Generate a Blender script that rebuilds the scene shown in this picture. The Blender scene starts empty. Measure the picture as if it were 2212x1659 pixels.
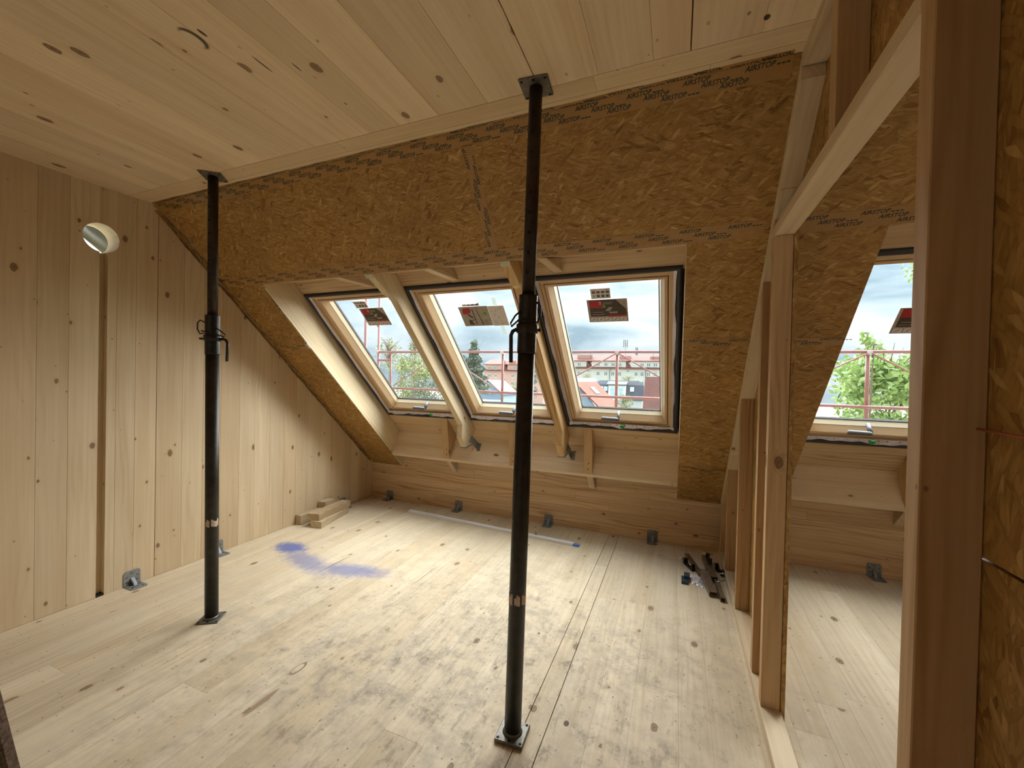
import bpy, bmesh, math, random
from math import sin, cos, pi, radians, atan2, tan
from mathutils import Vector, Matrix

SC = bpy.context.scene
COL = SC.collection
RND = random.Random(7)

# ------------------------------------------------------------------ camera, sky, lights, exposure
def camera():
    W, F = 2212, 880.8
    cam = bpy.data.cameras.new('camera'); o = bpy.data.objects.new('camera', cam); COL.objects.link(o)
    cam.sensor_width = 36; cam.sensor_fit = 'HORIZONTAL'; cam.lens = F / W * 36; cam.clip_start = .02; cam.clip_end = 900
    yaw, pit, rol = .3837, -.0107, .0229
    f = Vector((-sin(yaw), cos(yaw), 0)); r = Vector((cos(yaw), sin(yaw), 0)); u = Vector((0, 0, 1))
    f2 = f * cos(pit) + u * sin(pit); u2 = u * cos(pit) - f * sin(pit)
    r3 = r * cos(rol) + u2 * sin(rol); u3 = u2 * cos(rol) - r * sin(rol)
    m = Matrix((r3, u3, -f2)).transposed().to_4x4(); m.translation = Vector((3.3176, -3.8662, 1.4168))
    o.matrix_world = m; SC.camera = o
camera()

def world():
    w = bpy.data.worlds.new('sky'); SC.world = w; w.use_nodes = True
    nt = w.node_tree; nt.nodes.clear(); N = nt.nodes.new; L = nt.links.new
    out = N('ShaderNodeOutputWorld'); bg = N('ShaderNodeBackground'); tc = N('ShaderNodeTexCoord')
    mp = N('ShaderNodeMapping'); mp.inputs['Scale'].default_value = (1, 1, 3.2); mp.inputs['Location'].default_value = (.3, .8, .15)
    n1 = N('ShaderNodeTexNoise'); n1.inputs['Scale'].default_value = 3.4; n1.inputs['Detail'].default_value = 7; n1.inputs['Roughness'].default_value = .52
    n1.inputs['Distortion'].default_value = .35
    cr = N('ShaderNodeValToRGB'); e = cr.color_ramp.elements
    e[0].position = .37; e[0].color = (.36, .51, .61, 1)
    e[1].position = .60; e[1].color = (.88, .97, 1.01, 1)
    m_ = e.new(.475); m_.color = (.60, .75, .84, 1)
    sp = N('ShaderNodeSeparateXYZ'); mr = N('ShaderNodeMapRange')
    mr.inputs['From Min'].default_value = .05; mr.inputs['From Max'].default_value = .9
    mr.inputs['To Min'].default_value = 1.0; mr.inputs['To Max'].default_value = 3.0
    L(tc.outputs['Generated'], mp.inputs['Vector']); L(mp.outputs['Vector'], n1.inputs['Vector']); L(n1.outputs['Fac'], cr.inputs['Fac'])
    L(tc.outputs['Generated'], sp.inputs[0]); L(sp.outputs['Z'], mr.inputs['Value'])
    L(cr.outputs['Color'], bg.inputs['Color']); L(mr.outputs['Result'], bg.inputs['Strength']); L(bg.outputs[0], out.inputs[0])
world()

def light(name, kind, energy, loc=(0, 0, 0), rot=(0, 0, 0), color=(1, 1, 1), **kw):
    l = bpy.data.lights.new(name, kind); l.energy = energy; l.color = color
    for k, v in kw.items(): setattr(l, k, v)
    o = bpy.data.objects.new(name, l); o.location = loc; o.rotation_euler = rot; COL.objects.link(o); return o
# hazy sun behind bright cloud, high in front of the roof windows
SUN = light('sun', 'SUN', 19.5, color=(1, .99, .965), angle=radians(95))
SUN.rotation_euler = Vector((.17, .75, .74)).to_track_quat('Z', 'Y').to_euler()
# unseen fill lights added for daylight assumed behind the camera; no openings built
light('fill_behind', 'AREA', 4.5, (1.6, -6.2, 1.5), (radians(90), 0, 0), (1, .98, .95), shape='RECTANGLE', size=3.2, size_y=1.8)
light('fill_right_room', 'AREA', 8.5, (5.6, -5.2, 1.5), (radians(90), 0, 0), (1, .98, .95), shape='RECTANGLE', size=1.4, size_y=1.6)

SC.view_settings.view_transform = 'Standard'; SC.view_settings.look = 'None'
SC.view_settings.exposure = 0.2; SC.view_settings.gamma = 1; SC.view_settings.use_curve_mapping = False
SC.cycles.use_denoising = True; SC.cycles.max_bounces = 8; SC.cycles.diffuse_bounces = 6; SC.cycles.glossy_bounces = 3; SC.cycles.transparent_max_bounces = 10
SC.cycles.use_adaptive_sampling = True; SC.cycles.adaptive_threshold = .07; SC.cycles.adaptive_min_samples = 20
SC.cycles.caustics_reflective = False; SC.cycles.caustics_refractive = False; SC.cycles.sample_clamp_indirect = 6

# ------------------------------------------------------------------ frames of reference
H, K, S = 2.55, .4004, 2.2174           # ceiling height, knee wall height, run of the slope
A = atan2(H - K, S); CA, SA = cos(A), sin(A); TL = math.hypot(S, H - K)
def sl(x, t, o=0):                       # x along the eaves, t up the slope, o outwards through the roof
    return Vector((x, -t * CA + o * SA, K + t * SA + o * CA))
XP, XD, XO = 3.684, .072, .016           # partition: room face, stud depth, sheathing

# ------------------------------------------------------------------ materials
def rgb(r, g, b):
    f = lambda v: (v / 255 / 12.92) if v / 255 <= .04045 else ((v / 255 + .055) / 1.055) ** 2.4
    return (f(r), f(g), f(b), 1)
MATS = {}
def new_mat(name):
    m = bpy.data.materials.new(name); m.use_nodes = True; nt = m.node_tree
    b = nt.nodes['Principled BSDF']; MATS[name] = m
    return m, nt, b
def plain(name, col, rough=.6, metal=0, spec=.5, noise=0, nscale=20, bump=0, emis=None):
    m, nt, b = new_mat(name)
    b.inputs['Base Color'].default_value = col; b.inputs['Roughness'].default_value = rough
    b.inputs['Metallic'].default_value = metal; b.inputs['Specular IOR Level'].default_value = spec
    if noise or bump:
        tc = nt.nodes.new('ShaderNodeTexCoord'); n = nt.nodes.new('ShaderNodeTexNoise'); n.inputs['Scale'].default_value = nscale
        n.inputs['Detail'].default_value = 5; nt.links.new(tc.outputs['Object'], n.inputs['Vector'])
        if noise:
            r = nt.nodes.new('ShaderNodeMapRange'); r.inputs['From Min'].default_value = .3; r.inputs['From Max'].default_value = .7
            r.inputs['To Min'].default_value = 1 - noise; r.inputs['To Max'].default_value = 1 + noise
            nt.links.new(n.outputs['Fac'], r.inputs['Value'])
            v = nt.nodes.new('ShaderNodeVectorMath'); v.operation = 'SCALE'; v.inputs[0].default_value = col[:3]
            nt.links.new(r.outputs[0], v.inputs['Scale']); nt.links.new(v.outputs[0], b.inputs['Base Color'])
        if bump:
            bp = nt.nodes.new('ShaderNodeBump'); bp.inputs['Strength'].default_value = bump; bp.inputs['Distance'].default_value = .004
            nt.links.new(n.outputs['Fac'], bp.inputs['Height']); nt.links.new(bp.outputs[0], b.inputs['Normal'])
    return m

class G:                                  # small helper to write node maths
    def __init__(s, nt): s.nt = nt
    def _in(s, sock, v):
        if isinstance(v, bpy.types.NodeSocket): s.nt.links.new(v, sock)
        else: sock.default_value = v
    def m(s, op, a, b=None, c=None, clamp=False):
        n = s.nt.nodes.new('ShaderNodeMath'); n.operation = op; n.use_clamp = clamp
        s._in(n.inputs[0], a)
        if b is not None: s._in(n.inputs[1], b)
        if c is not None: s._in(n.inputs[2], c)
        return n.outputs[0]
    def ss(s, v, lo, hi, a=0., b=1.):
        n = s.nt.nodes.new('ShaderNodeMapRange'); n.interpolation_type = 'SMOOTHSTEP'
        s._in(n.inputs['Value'], v); n.inputs['From Min'].default_value = lo; n.inputs['From Max'].default_value = hi
        n.inputs['To Min'].default_value = a; n.inputs['To Max'].default_value = b; return n.outputs[0]
    def vec(s, x, y, z=0.):
        n = s.nt.nodes.new('ShaderNodeCombineXYZ'); s._in(n.inputs[0], x); s._in(n.inputs[1], y); s._in(n.inputs[2], z); return n.outputs[0]
    def noise(s, v, scale, detail=3, rough=.5, dim='3D'):
        n = s.nt.nodes.new('ShaderNodeTexNoise'); n.noise_dimensions = dim; s._in(n.inputs['Vector'], v)
        n.inputs['Scale'].default_value = scale; n.inputs['Detail'].default_value = detail; n.inputs['Roughness'].default_value = rough
        return n.outputs['Fac']
    def vor(s, v, scale, dim='2D', feat='F1'):
        n = s.nt.nodes.new('ShaderNodeTexVoronoi'); n.voronoi_dimensions = dim; n.feature = feat; s._in(n.inputs['Vector'], v)
        n.inputs['Scale'].default_value = scale; return n
    def mix(s, f, a, b, mode='MIX'):
        n = s.nt.nodes.new('ShaderNodeMix'); n.data_type = 'RGBA'; n.blend_type = mode
        s._in(n.inputs[0], f); s._in(n.inputs[6], a); s._in(n.inputs[7], b); return n.outputs[2]
    def scale(s, v, k):
        n = s.nt.nodes.new('ShaderNodeVectorMath'); n.operation = 'SCALE'; s._in(n.inputs[0], v); s._in(n.inputs['Scale'], k); return n.outputs[0]

def wood(name, axis, light_c, dark_c, tone=.10, knots=.55, rings=.5, knot_c=rgb(110, 78, 48), floor=False, kscale=4.2, lvl=False, rough=.62, marks=()):
    """spruce: axis gives the direction of the grain in the building"""
    m, nt, b = new_mat(name); g = G(nt)
    tc = nt.nodes.new('ShaderNodeTexCoord'); oi = nt.nodes.new('ShaderNodeObjectInfo')
    sp = nt.nodes.new('ShaderNodeSeparateXYZ'); nt.links.new(tc.outputs['Object'], sp.inputs[0]); X, Y, Z = sp.outputs
    R = oi.outputs['Random']
    if axis == 'x': U, V = X, g.m('ADD', Y, Z)
    elif axis == 'y': U, V = Y, g.m('ADD', X, Z)
    elif axis == 'z': U, V = Z, g.m('ADD', X, Y)
    elif axis == 'xs': U, V = X, g.m('SUBTRACT', Z, Y)
    else:                                  # up the slope
        U = g.m('SUBTRACT', g.m('MULTIPLY', Z, SA), g.m('MULTIPLY', Y, CA)); V = g.m('ADD', X, g.m('ADD', g.m('MULTIPLY', Y, SA), g.m('MULTIPLY', Z, CA)))
    U = g.m('ADD', U, g.m('MULTIPLY', R, 41.7)); V = g.m('ADD', V, g.m('MULTIPLY', R, 23.3))
    # knots
    kv = g.vor(g.vec(g.m('MULTIPLY', U, .62), V), kscale)
    pick = nt.nodes.new('ShaderNodeSeparateColor'); nt.links.new(kv.outputs['Color'], pick.inputs[0])
    d = kv.outputs['Distance']
    has = g.m('LESS_THAN', pick.outputs[0], knots)
    size = g.m('MULTIPLY_ADD', g.m('POWER', pick.outputs[1], 1.6), .050, .016)
    wob = g.m('MULTIPLY', g.m('SUBTRACT', g.noise(g.vec(U, V), 60, 2), .5), .03)
    dd = g.m('SUBTRACT', g.m('ADD', d, wob), size)
    kn = g.m('MULTIPLY', has, g.ss(dd, -.004, .012, 1, 0))
    kv2 = g.vor(g.vec(g.m('MULTIPLY_ADD', U, .7, 3.7), g.m('ADD', V, 9.1)), kscale * 2.1)
    pick2 = nt.nodes.new('ShaderNodeSeparateColor'); nt.links.new(kv2.outputs['Color'], pick2.inputs[0])
    dd2 = g.m('SUBTRACT', g.m('ADD', kv2.outputs['Distance'], wob), g.m('MULTIPLY_ADD', pick2.outputs[1], .030, .014))
    kn2 = g.m('MULTIPLY', g.m('LESS_THAN', pick2.outputs[0], knots * .38), g.ss(dd2, -.006, .016, 1, 0))
    rim = g.m('SUBTRACT', 1., g.ss(g.m('ABSOLUTE', g.m('ADD', dd, .003)), .001, .012, 0, 1))
    core = g.m('MULTIPLY', has, g.m('MAXIMUM', g.m('MULTIPLY', rim, .8), g.ss(dd, -.050, -.022, 1, 0)))
    halo = g.m('MULTIPLY', has, g.ss(dd, -.005, .075, 1, 0))
    # growth rings bending round the knots
    lo = g.noise(g.vec(g.m('MULTIPLY', U, .55), g.m('MULTIPLY', V, 3.2), R), 1.6, 2)
    ph = g.m('ADD', g.m('MULTIPLY', V, 165 if not lvl else 420), g.m('MULTIPLY', lo, 36 if not lvl else 4))
    ph = g.m('ADD', ph, g.m('MULTIPLY', halo, 9.0))
    ring = g.m('POWER', g.m('MULTIPLY_ADD', g.m('SINE', ph), .5, .5), 2.2)
    fade = g.ss(g.noise(g.vec(g.m('MULTIPLY', U, .8), g.m('MULTIPLY', V, 5), 3.1), 1.5, 2), .40, .68)
    ring = g.m('MULTIPLY', ring, g.m('MULTIPLY', fade, rings))
    streak = g.noise(g.vec(g.m('MULTIPLY', U, 1.6), g.m('MULTIPLY', V, 60)), 1.0, 4, .6)
    broad = g.noise(g.vec(g.m('MULTIPLY', U, .5), g.m('MULTIPLY', V, 7), R), 1.3, 2)
    f = g.m('ADD', g.m('MULTIPLY', g.ss(streak, .3, .75), .30), g.m('MULTIPLY', ring, .9))
    f = g.m('ADD', f, g.m('MULTIPLY', g.ss(broad, .35, .75), .30))
    f = g.m('ADD', f, g.m('MULTIPLY', halo, .22), clamp=True)
    col = g.mix(f, light_c, dark_c)
    # tone of each board
    t1 = g.m('FRACT', g.m('MULTIPLY', R, 17.31)); t2 = g.m('FRACT', g.m('MULTIPLY', R, 57.7))
    col = g.mix(g.m('MULTIPLY', g.m('POWER', t2, 3.0), .40), col, dark_c)
    col = g.scale(col, g.m('MULTIPLY_ADD', t1, 2 * tone, 1 - tone))
    if floor:
        P = nt.nodes.new('ShaderNodeTexCoord').outputs['Object']; sp2 = nt.nodes.new('ShaderNodeSeparateXYZ'); nt.links.new(P, sp2.inputs[0])
        px, py = sp2.outputs[0], sp2.outputs[1]
        def blob(cx, cy, rx, ry, ang=0.):
            dx = g.m('SUBTRACT', px, cx); dy = g.m('SUBTRACT', py, cy); c_, s_ = cos(ang), sin(ang)
            a_ = g.m('DIVIDE', g.m('ADD', g.m('MULTIPLY', dx, c_), g.m('MULTIPLY', dy, s_)), rx)
            b_ = g.m('DIVIDE', g.m('SUBTRACT', g.m('MULTIPLY', dy, c_), g.m('MULTIPLY', dx, s_)), ry)
            return g.m('SQRT', g.m('ADD', g.m('MULTIPLY', a_, a_), g.m('MULTIPLY', b_, b_)))
        # building dust and scuffs trodden into the boards
        big = g.noise(P, 1.1, 3); fine = g.noise(P, 9, 6, .7); st = g.noise(g.vec(g.m('MULTIPLY', px, 5), g.m('MULTIPLY', py, 1.3)), 4, 5, .65)
        tread = g.ss(blob(2.45, -2.25, 1.7, 1.5), .2, 1.3, 1, 0)
        dirt = g.m('MULTIPLY', g.m('ADD', g.ss(big, .35, .7), .35), g.m('MULTIPLY', g.ss(fine, .38, .72), g.m('MULTIPLY_ADD', tread, .75, .25)))
        col = g.mix(g.m('MULTIPLY', dirt, .72, clamp=True), col, rgb(150, 140, 126))
        sm = g.m('MULTIPLY', g.ss(g.noise(g.vec(g.m('MULTIPLY', px, 1.8), py, 8.), 6.5, 7, .78), .50, .68), g.m('MULTIPLY', tread, .62))
        col = g.mix(sm, col, rgb(112, 98, 84))
        sc = g.m('MULTIPLY', g.ss(st, .58, .66), g.m('MULTIPLY', tread, .45))
        col = g.mix(sc, col, rgb(138, 122, 102))
        lgt = g.m('MULTIPLY', g.ss(g.noise(g.vec(g.m('MULTIPLY', px, 7), g.m('MULTIPLY', py, 2.2), 5), 3, 6, .7), .60, .72), g.m('MULTIPLY_ADD', tread, .5, .2))
        col = g.mix(lgt, col, rgb(226, 216, 196))
        speck = g.vor(g.vec(px, py), 26); s3 = nt.nodes.new('ShaderNodeSeparateColor'); nt.links.new(speck.outputs['Color'], s3.inputs[0])
        spk = g.m('MULTIPLY', g.m('LESS_THAN', s3.outputs[0], .10), g.ss(speck.outputs['Distance'], .05, .14, 1, 0))
        col = g.mix(g.m('MULTIPLY', spk, .55), col, rgb(84, 66, 48))
        # blue marking chalk spilt near the timber offcuts
        n = g.noise(P, 22, 6, .75)
        b1 = g.ss(g.m('ADD', blob(.42, -1.45, .20, .12, -.1), g.m('MULTIPLY', n, 1.3)), 1.0, 1.75, 1, 0)
        b2 = g.ss(g.m('ADD', blob(.75, -1.58, .40, .12, -.25), g.m('MULTIPLY', n, 1.3)), .95, 1.8, .55, 0)
        b3 = g.ss(g.m('ADD', blob(1.15, -1.55, .36, .12, .22), g.m('MULTIPLY', n, 1.3)), .95, 1.8, .60, 0)
        bl = g.m('MAXIMUM', g.m('MULTIPLY', b1, .85), g.m('MAXIMUM', b2, b3))
        col = g.mix(bl, col, rgb(70, 94, 164))
    kk = .62 if floor else .72
    col = g.mix(g.m('MULTIPLY', kn, kk), col, knot_c)
    col = g.mix(g.m('MULTIPLY', g.m('MULTIPLY', kn2, g.m('MULTIPLY_ADD', pick2.outputs[2], .6, .4)), kk), col, knot_c)
    col = g.mix(g.m('MULTIPLY', core, g.m('MULTIPLY', pick.outputs[2], .60)), col, rgb(56, 38, 24))
    if marks:
        sp3 = nt.nodes.new('ShaderNodeSeparateXYZ'); nt.links.new(nt.nodes.new('ShaderNodeTexCoord').outputs['Object'], sp3.inputs[0])
        for (cx, cy, rx, ry, inner, c_) in marks:
            ell = g.m('SQRT', g.m('ADD', g.m('POWER', g.m('DIVIDE', g.m('SUBTRACT', sp3.outputs[0], cx), rx), 2.), g.m('POWER', g.m('DIVIDE', g.m('SUBTRACT', sp3.outputs[1], cy), ry), 2.)))
            f_ = g.ss(ell, .80, 1.05, 1, 0)
            if inner: f_ = g.m('MULTIPLY', f_, g.ss(g.m('ADD', ell, g.m('MULTIPLY', g.m('SUBTRACT', sp3.outputs[0], cx), inner)), .55, .85, 0, 1))
            col = g.mix(g.m('MULTIPLY', f_, .9), col, c_)
    nt.links.new(col, b.inputs['Base Color']); b.inputs['Roughness'].default_value = rough; b.inputs['Specular IOR Level'].default_value = .25
    bp = nt.nodes.new('ShaderNodeBump'); bp.inputs['Strength'].default_value = .12; bp.inputs['Distance'].default_value = .002
    nt.links.new(g.m('ADD', streak, g.m('MULTIPLY', ring, .5)), bp.inputs['Height']); nt.links.new(bp.outputs[0], b.inputs['Normal'])
    return m

LC, DC = rgb(222, 196, 156), rgb(176, 138, 92)
wood('floor_wood', 'y', rgb(219, 206, 180), rgb(182, 160, 124), tone=.06, floor=True, rings=.26, kscale=4.0, knots=.55, marks=[(.967, -1.525, .005, .165, 0, rgb(110, 104, 100)), (1.681, -1.39, .0035, .16, 0, rgb(130, 112, 88)), (1.66, -2.43, .022, .05, 6., rgb(120, 92, 66)), (1.69, -2.64, .014, .09, 0, rgb(150, 128, 100)), (2.93, -2.22, .012, .016, 0, rgb(70, 56, 44))])
wood('ceiling_wood', 'y', rgb(232, 213, 182), rgb(200, 170, 130), tone=.08, rings=.18, kscale=3.9, knots=.62, marks=[(1.768, -2.985, .030, .050, 16., rgb(40, 24, 12)), (1.820, -2.99, .006, .018, 0, rgb(40, 24, 12)), (1.882, -2.822, .0035, .045, 0, rgb(50, 30, 16)), (1.990, -2.768, .003, .024, 0, rgb(60, 38, 20)), (3.547, -2.407, .010, .012, 0, rgb(24, 14, 8))])
wood('ceiling_edge_wood', 'x', rgb(226, 206, 172), rgb(196, 166, 122), tone=.04, rings=.2, kscale=3.9, knots=.5)
wood('left_wood', 'z', rgb(216, 199, 168), rgb(184, 156, 118), tone=.065, rings=.28, kscale=4.6, knots=.55)
wood('knee_wood', 'x', rgb(222, 196, 158), rgb(170, 130, 88), tone=.07, rings=.7, kscale=5.4, knots=.5)
wood('frame_wood_x', 'x', rgb(212, 188, 152), rgb(172, 140, 100), tone=.05, rings=.6, kscale=3.5, knots=.35)
wood('frame_wood_y', 'y', rgb(218, 202, 172), rgb(180, 150, 112), tone=.05, rings=.5, kscale=3.5, knots=.35)
wood('frame_wood_z', 'z', rgb(202, 172, 130), rgb(156, 116, 74), tone=.06, rings=.5, kscale=3.5, knots=.35)
wood('rafter_wood', 's', rgb(222, 206, 172), rgb(186, 160, 120), tone=.03, rings=.35, kscale=2.6, knots=.4)
wood('glulam_wood', 's', rgb(212, 180, 130), rgb(160, 120, 72), tone=.03, rings=.9, kscale=3, knots=.1)
wood('window_pine', 's', rgb(212, 184, 148), rgb(190, 158, 118), tone=.02, rings=.2, knots=0, rough=.35)
wood('window_pine_x', 'xs', rgb(212, 184, 148), rgb(190, 158, 118), tone=.02, rings=.2, knots=0, rough=.35)
wood('roof_board_wood', 'xs', rgb(208, 184, 148), rgb(160, 124, 84), tone=.06, rings=.6, kscale=5.0, knots=.45)
wood('sill_wood', 'x', rgb(234, 217, 190), rgb(200, 172, 136), tone=.02, rings=.35, kscale=4.0, knots=.35)
wood('offcut_wood', 'y', rgb(200, 184, 154), rgb(150, 122, 88), tone=.06, rings=1.0, knots=0, lvl=True)

def osb(name, ax):
    m, nt, b = new_mat(name); g = G(nt)
    tc = nt.nodes.new('ShaderNodeTexCoord'); sp = nt.nodes.new('ShaderNodeSeparateXYZ'); nt.links.new(tc.outputs['Object'], sp.inputs[0]); X, Y, Z = sp.outputs
    R = nt.nodes.new('ShaderNodeObjectInfo').outputs['Random']
    if ax == 's': U, V = X, g.m('SUBTRACT', g.m('MULTIPLY', Z, SA), g.m('MULTIPLY', Y, CA))
    else: U, V = Z, g.m('ADD', Y, X)
    U = g.m('ADD', U, g.m('MULTIPLY', R, 9.3)); base = None
    w1 = g.m('SUBTRACT', g.noise(g.vec(U, V), 3.0, 2), .5); w2 = g.m('SUBTRACT', g.noise(g.vec(V, U, 4.), 8.0, 2), .5)
    tones = []; edges = []
    for i, (ang, su, sv, k) in enumerate(((.06, 19, 120, .0), (-.42, 19, 90, 3.3), (.75, 22, 85, 7.1))):
        c_, s_ = cos(ang), sin(ang)
        Uw = g.m('ADD', U, g.m('MULTIPLY', w1, .05)); Vw = g.m('ADD', V, g.m('MULTIPLY', w2, .022))
        a_ = g.m('ADD', g.m('MULTIPLY', Uw, c_ * su), g.m('MULTIPLY', Vw, s_ * su)); b_ = g.m('SUBTRACT', g.m('MULTIPLY', Vw, c_ * sv), g.m('MULTIPLY', Uw, s_ * sv))
        v = g.vor(g.vec(g.m('ADD', a_, k), b_), 1.0); s3 = nt.nodes.new('ShaderNodeSeparateColor'); nt.links.new(v.outputs['Color'], s3.inputs[0])
        tones.append((s3.outputs[0], s3.outputs[1])); edges.append(v.outputs['Distance'])
    m1 = g.m('GREATER_THAN', tones[1][1], .50); m2 = g.m('GREATER_THAN', tones[2][1], .70)
    def sel(f, a_, b_): return g.m('ADD', g.m('MULTIPLY', a_, g.m('SUBTRACT', 1., f)), g.m('MULTIPLY', b_, f))
    t = sel(m2, sel(m1, tones[0][0], tones[1][0]), tones[2][0]); dd = sel(m2, sel(m1, edges[0], edges[1]), edges[2])
    cr = nt.nodes.new('ShaderNodeValToRGB'); nt.links.new(t, cr.inputs[0]); e = cr.color_ramp.elements
    e[0].position = 0; e[0].color = rgb(136, 98, 50); e[1].position = 1; e[1].color = rgb(198, 164, 104)
    for p, c_ in ((.10, rgb(160, 120, 66)), (.55, rgb(172, 134, 76)), (.90, rgb(180, 144, 86))): x = e.new(p); x.color = c_
    fib = g.noise(g.vec(g.m('MULTIPLY', U, 12), g.m('MULTIPLY', V, 90)), 1.5, 4, .7)
    col = g.scale(cr.outputs[0], g.ss(fib, .25, .75, .88, 1.08))
    col = g.mix(g.ss(dd, .42, .72, 0, .30), col, rgb(96, 60, 26))
    big = g.noise(g.vec(U, V, 1.7), 2.2, 3)
    col = g.scale(col, g.ss(big, .3, .7, .90, 1.06))
    nt.links.new(col, b.inputs['Base Color']); b.inputs['Roughness'].default_value = .6; b.inputs['Specular IOR Level'].default_value = .3
    bp = nt.nodes.new('ShaderNodeBump'); bp.inputs['Strength'].default_value = .25; bp.inputs['Distance'].default_value = .003
    nt.links.new(t, bp.inputs['Height']); nt.links.new(bp.outputs[0], b.inputs['Normal'])
    return m
osb('osb_slope', 's'); osb('osb_upright', 'z')

plain('tape', rgb(166, 128, 74), .38, spec=.5, noise=.06, nscale=40)
plain('tape_print', rgb(44, 48, 40), .5)
plain('clear_tape', rgb(216, 224, 214), .3)
def _sheer():
    nt = MATS['clear_tape'].node_tree; b = nt.nodes['Principled BSDF']; b.inputs['Alpha'].default_value = .45
_sheer()
plain('gasket_foam', rgb(52, 50, 52), .55, noise=.1, nscale=60)
plain('foil', rgb(196, 188, 196), .35, metal=.35, noise=.12, nscale=90)
plain('foil_mark', rgb(120, 70, 80), .6)
plain('green_dot', rgb(40, 150, 70), .5)
plain('bead_paint', rgb(238, 226, 196), .4)
plain('seal_dark', rgb(40, 40, 42), .5)
plain('handle_grey', rgb(104, 108, 114), .5)
plain('galvanised', rgb(138, 143, 146), .55, metal=.45, noise=.25, nscale=45)
plain('prop_steel', rgb(48, 46, 40), .42, metal=.45, noise=.35, nscale=30, bump=.2)
plain('prop_steel_upper', rgb(52, 42, 34), .48, metal=.4, noise=.35, nscale=35, bump=.2)
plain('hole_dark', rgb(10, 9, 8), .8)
plain('plate_steel', rgb(112, 108, 100), .45, metal=.5, noise=.25, nscale=60, bump=.3)
plain('label_worn', rgb(198, 180, 160), .7, noise=.2, nscale=120)
plain('paper', rgb(214, 208, 204), .7)
plain('paper_grey', rgb(166, 154, 142), .7, noise=.15, nscale=60)
plain('print_dark', rgb(70, 58, 48), .6, noise=.3, nscale=70)
plain('print_red', rgb(170, 34, 38), .6)
plain('print_ink', rgb(90, 84, 84), .6)
plain('print_green', rgb(96, 160, 40), .6)
plain('white_profile', rgb(232, 232, 236), .35)
plain('blue_film', rgb(70, 130, 200), .4)
plain('tool_steel', rgb(128, 112, 94), .4, metal=.5, noise=.2, nscale=40)
plain('tool_black', rgb(24, 22, 22), .45)
plain('tool_chrome', rgb(200, 198, 196), .2, metal=1)
plain('plastic_bag', rgb(206, 200, 204), .25)
plain('blue_clip', rgb(60, 78, 92), .4, metal=.4)
plain('screw_black', rgb(20, 16, 14), .6)
plain('cord_red', rgb(170, 96, 76), .6)
plain('bark_dark', rgb(84, 66, 52), .85, noise=.75, nscale=90, bump=.6)
plain('outer_membrane', rgb(112, 114, 104), .5, noise=.08, nscale=9, bump=.4)
plain('scaffold_red', rgb(150, 96, 92), .5, noise=.1, nscale=20)
plain('scaffold_clamp', rgb(196, 182, 178), .5)
plain('slab', rgb(150, 116, 76), .8)
plain('roof_felt', rgb(70, 70, 72), .8)
plain('white_render', rgb(212, 214, 208), .8); plain('pink_render', rgb(214, 172, 160), .8); plain('blue_render', rgb(134, 154, 178), .8)
plain('grey_render', rgb(190, 194, 192), .8); plain('stone_trim', rgb(206, 212, 198), .8)
plain('far_pane', rgb(110, 120, 122), .3); plain('far_frame', rgb(232, 234, 230), .6); plain('light_pane', rgb(176, 206, 216), .25)
plain('far_metal', rgb(104, 110, 116), .5); plain('chimney_brick', rgb(190, 146, 134), .8)
plain('grass', rgb(150, 150, 134), .9, noise=.2, nscale=.4)  # ground colour lightened to bounce more daylight up through the windows
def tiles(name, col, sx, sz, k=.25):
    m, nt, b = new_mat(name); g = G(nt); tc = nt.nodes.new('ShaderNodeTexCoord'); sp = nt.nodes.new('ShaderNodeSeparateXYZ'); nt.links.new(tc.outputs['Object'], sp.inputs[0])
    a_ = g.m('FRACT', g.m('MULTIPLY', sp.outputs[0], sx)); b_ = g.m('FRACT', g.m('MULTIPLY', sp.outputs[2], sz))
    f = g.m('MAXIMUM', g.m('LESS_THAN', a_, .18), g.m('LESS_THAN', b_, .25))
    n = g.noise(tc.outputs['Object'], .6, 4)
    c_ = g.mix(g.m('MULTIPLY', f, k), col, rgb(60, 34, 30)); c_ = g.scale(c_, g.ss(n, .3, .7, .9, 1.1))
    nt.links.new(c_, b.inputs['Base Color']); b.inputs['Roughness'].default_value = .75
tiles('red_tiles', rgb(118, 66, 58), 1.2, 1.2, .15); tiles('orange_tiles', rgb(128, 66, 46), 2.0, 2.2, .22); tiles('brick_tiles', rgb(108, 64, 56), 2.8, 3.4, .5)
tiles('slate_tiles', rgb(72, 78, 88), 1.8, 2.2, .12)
def leaf_mat(name, c1, c2):
    m, nt, b = new_mat(name); g = G(nt); tc = nt.nodes.new('ShaderNodeTexCoord')
    n = g.noise(tc.outputs['Object'], 2.5, 4, .7); c_ = g.mix(g.ss(n, .35, .65), c1, c2)
    nt.links.new(c_, b.inputs['Base Color']); b.inputs['Roughness'].default_value = .6
    b.inputs['Transmission Weight'].default_value = 0
leaf_mat('leaf_bright', rgb(132, 162, 90), rgb(182, 202, 132)); leaf_mat('leaf_olive', rgb(122, 136, 88), rgb(168, 170, 114))
leaf_mat('leaf_conifer', rgb(88, 104, 92), rgb(122, 134, 116)); plain('bark', rgb(110, 94, 78), .9)
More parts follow.
